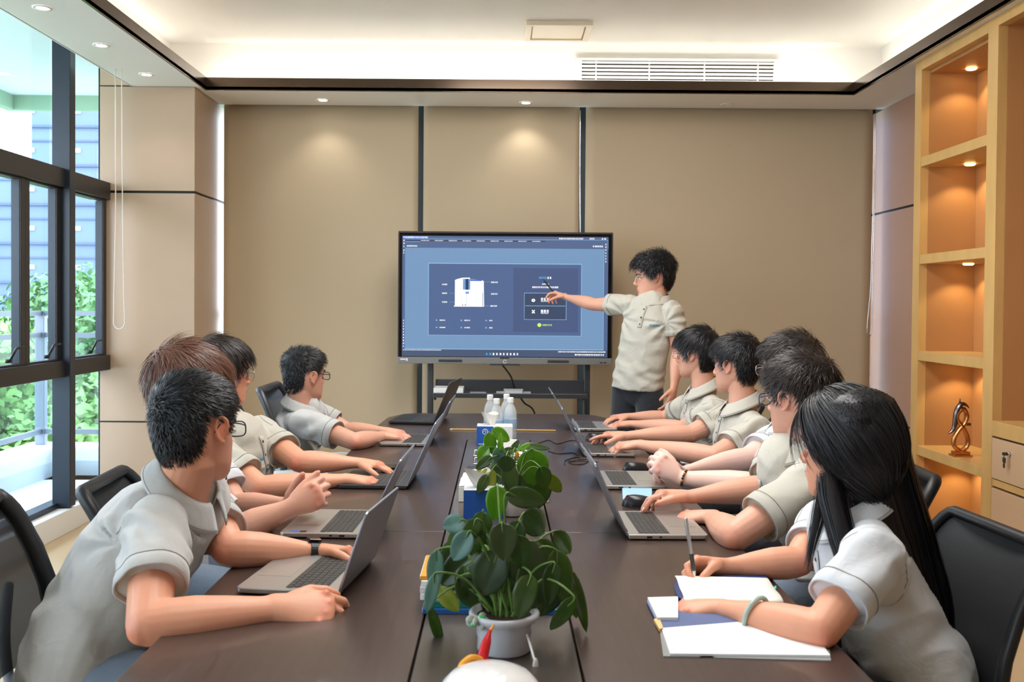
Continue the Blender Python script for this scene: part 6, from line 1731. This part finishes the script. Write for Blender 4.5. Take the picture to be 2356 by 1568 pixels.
# ================================================================== chairs
M_mesh = pm('black_mesh_fabric', (22, 24, 28), .7, alpha=.86)
M_meshb = pm('blue_grey_mesh', (92, 104, 120), .7, alpha=.9)
M_arm = pm('armrest_pale', (196, 198, 200), .4)
def make_chair(name, label, H=.90, mesh=None, rim=M_black, fr=.0175, arms=True, rec=1.0):
    t = thing(name, label, 'chair'); hb = H-.50
    def B(u, v, off=0):
        x = -.215-.075*v*rec-.03*v*v*rec+.055*u*u*(1-.3*v)+.028*math.sin(PI*v)+off
        y = .225*u*(1-.10*v*v)
        return Vector((x, y, .50+hb*v))
    path = []
    c = .16
    def corner(cu, cv, a0):
        for i in range(5):
            a = a0+i*PI/8; path.append(B(cu+.14*math.cos(a), cv+c*math.sin(a)))
    corner(.86, 1-c, 0); corner(-.86, 1-c, PI/2)
    for v in (.66, .45, .25): path.append(B(-1, v))
    corner(-.86, .10, PI)
    corner(.86, .10, 1.5*PI)
    for v in (.25, .45, .66): path.append(B(1, v))
    part('back_frame', MB().tube(path, [(.024, .013)]*len(path), side=(0, 1, 0), n=10, closed=True) if False else MB().tube(path, fr, n=10, closed=True), rim, t, smooth=True, local=True)
    g = MB().grid(lambda u, v: B((u*2-1)*.97, .02+.95*v, -.002), 17, 17)
    m_ = part('back_mesh', g, mesh or M_mesh, t, smooth=True, local=True)
    part('back_shell', MB().grid(lambda u, v: B((u*2-1)*.99, .86+.13*v, -.016), 17, 5), M_grey if rim is not M_black else M_black, t, smooth=True, local=True)
    for s in (-1, 1):
        part('back_strut', MB().tube(spline([(-.06, s*.07, .40), (-.20, s*.09, .44), (-.235, s*.10, .56), (-.235, s*.12, .70)], 5), .013, n=8), M_grey, t, smooth=True, local=True)
    def S(u, v):
        a = 2*PI*u; r = v
        x = .235*math.copysign(abs(math.cos(a))**.5, math.cos(a))*r+.0; y = .235*math.copysign(abs(math.sin(a))**.5, math.sin(a))*r
        return Vector((x, y, .455-.018*r**6+.006*(y/.235)**2))
    def S2(u, v): q = S(u, v); q.z = .405+.01*v; return q
    b = MB().grid(S, 40, 8, closeu=True).grid(S2, 40, 2, closeu=True)
    sm = MB().grid(lambda u, v: (lambda q: Vector((q.x, q.y, .437*(1-v)+.415*v)))(S(u, 1)), 40, 2, closeu=True)
    b.add(sm.v, sm.f)
    part('seat', b, M_black, t, smooth=True, local=True)
    for s in ((-1, 1) if arms else ()):
        a = part('armrest', MB().tube([(-.10, s*.275, .635), (.0, s*.278, .64), (.12, s*.27, .635)], [(.036, .012)]*3, side=(0, 1, 0), n=14), M_arm, t, smooth=True, local=True)
        part('arm_post', MB().tube(spline([(-.02, s*.15, .405), (-.02, s*.265, .42), (-.01, s*.275, .50), (-.01, s*.275, .625)], 4), .014, n=8), M_grey, a, smooth=True, local=True)
    part('mechanism', MB().box(-.09, .09, -.08, .08, .36, .405), M_dgrey, t, bevel=.008, local=True)
    part('column', MB().tube([(0, 0, .10), (0, 0, .37)], .025, n=14), M_dgrey, t, smooth=True, local=True)
    for k in range(5):
        a = k*2*PI/5+.3; d = Vector((math.cos(a), math.sin(a), 0))
        L = part('base_leg', MB().tube([Vector((0, 0, .115)), d*.15+Vector((0, 0, .10)), d*.29+Vector((0, 0, .078))], [(.030, .018), (.024, .015), (.017, .012)], side=Vector((-d.y, d.x, 0)), n=10), M_grey, t, smooth=True, local=True)
        sd = Vector((-d.y, d.x, 0)); q = d*.285+Vector((0, 0, .030))
        part('caster', MB().tube([q-sd*.02, q+sd*.02], .0295, n=14, round_ends=False).tube([q+Vector((0, 0, .02)), q+Vector((0, 0, .06))], .009, n=8), M_black, L, local=True)
    return t
GRP = 'office chairs along the table'
M_mesh2 = pm('black_mesh_dense', (20, 22, 26), .6, alpha=.93); M_solid = pm('black_chair_fabric', (24, 26, 30), .6, bump=.2, bscale=300)
ch0 = make_chair('office_chair', 'black mesh office chair at the left edge, behind the nearest left man', .91, M_mesh2, fr=.024, arms=False)
ch0.location = (-.955, 2.24, 0); ch0.rotation_euler.z = math.radians(6); ch0['group'] = GRP
def pl_(x, y, rz, label, src=None): return dup(src or ch0, (x, y, 0), math.radians(rz), label, GRP)
chs = make_chair('office_chair', 'black office chair of the long-haired woman, at the right edge', .90, M_solid, fr=.014, arms=False)
chs.location = (.845, 2.15, 0); chs.rotation_euler.z = math.radians(184); chs['group'] = GRP
cha = make_chair('office_chair', 'office chair under the man in blue-framed glasses, hidden by him', .90, M_mesh)
cha.location = (.99, 2.96, 0); cha.rotation_euler.z = math.radians(176); cha['group'] = GRP
chb = make_chair('office_chair', 'black office chair of the brown-haired person, its rounded top beside the window sill', .85, M_solid, fr=.02, arms=False)
chb.location = (-.925, 2.95, 0); chb.rotation_euler.z = math.radians(4); chb['group'] = GRP
chg = make_chair('office_chair', 'tall office chair with blue-grey back, between the earbud man and the far left man', 1.0, M_meshb, M_dgrey)
chg.location = (-.84, 4.02, 0); chg.rotation_euler.z = math.radians(14); chg['group'] = GRP
pl_(-.80, 4.52, 0, 'tall office chair with dark edge and pale rim, behind the far left man', chg)
pl_(1.02, 3.58, 180, 'office chair under the person with the bead bracelet', cha)
pl_(1.02, 4.27, 180, 'office chair under the tousled-haired man on the right', cha)
pl_(1.02, 4.94, 180, 'office chair farthest back on the right side', cha)
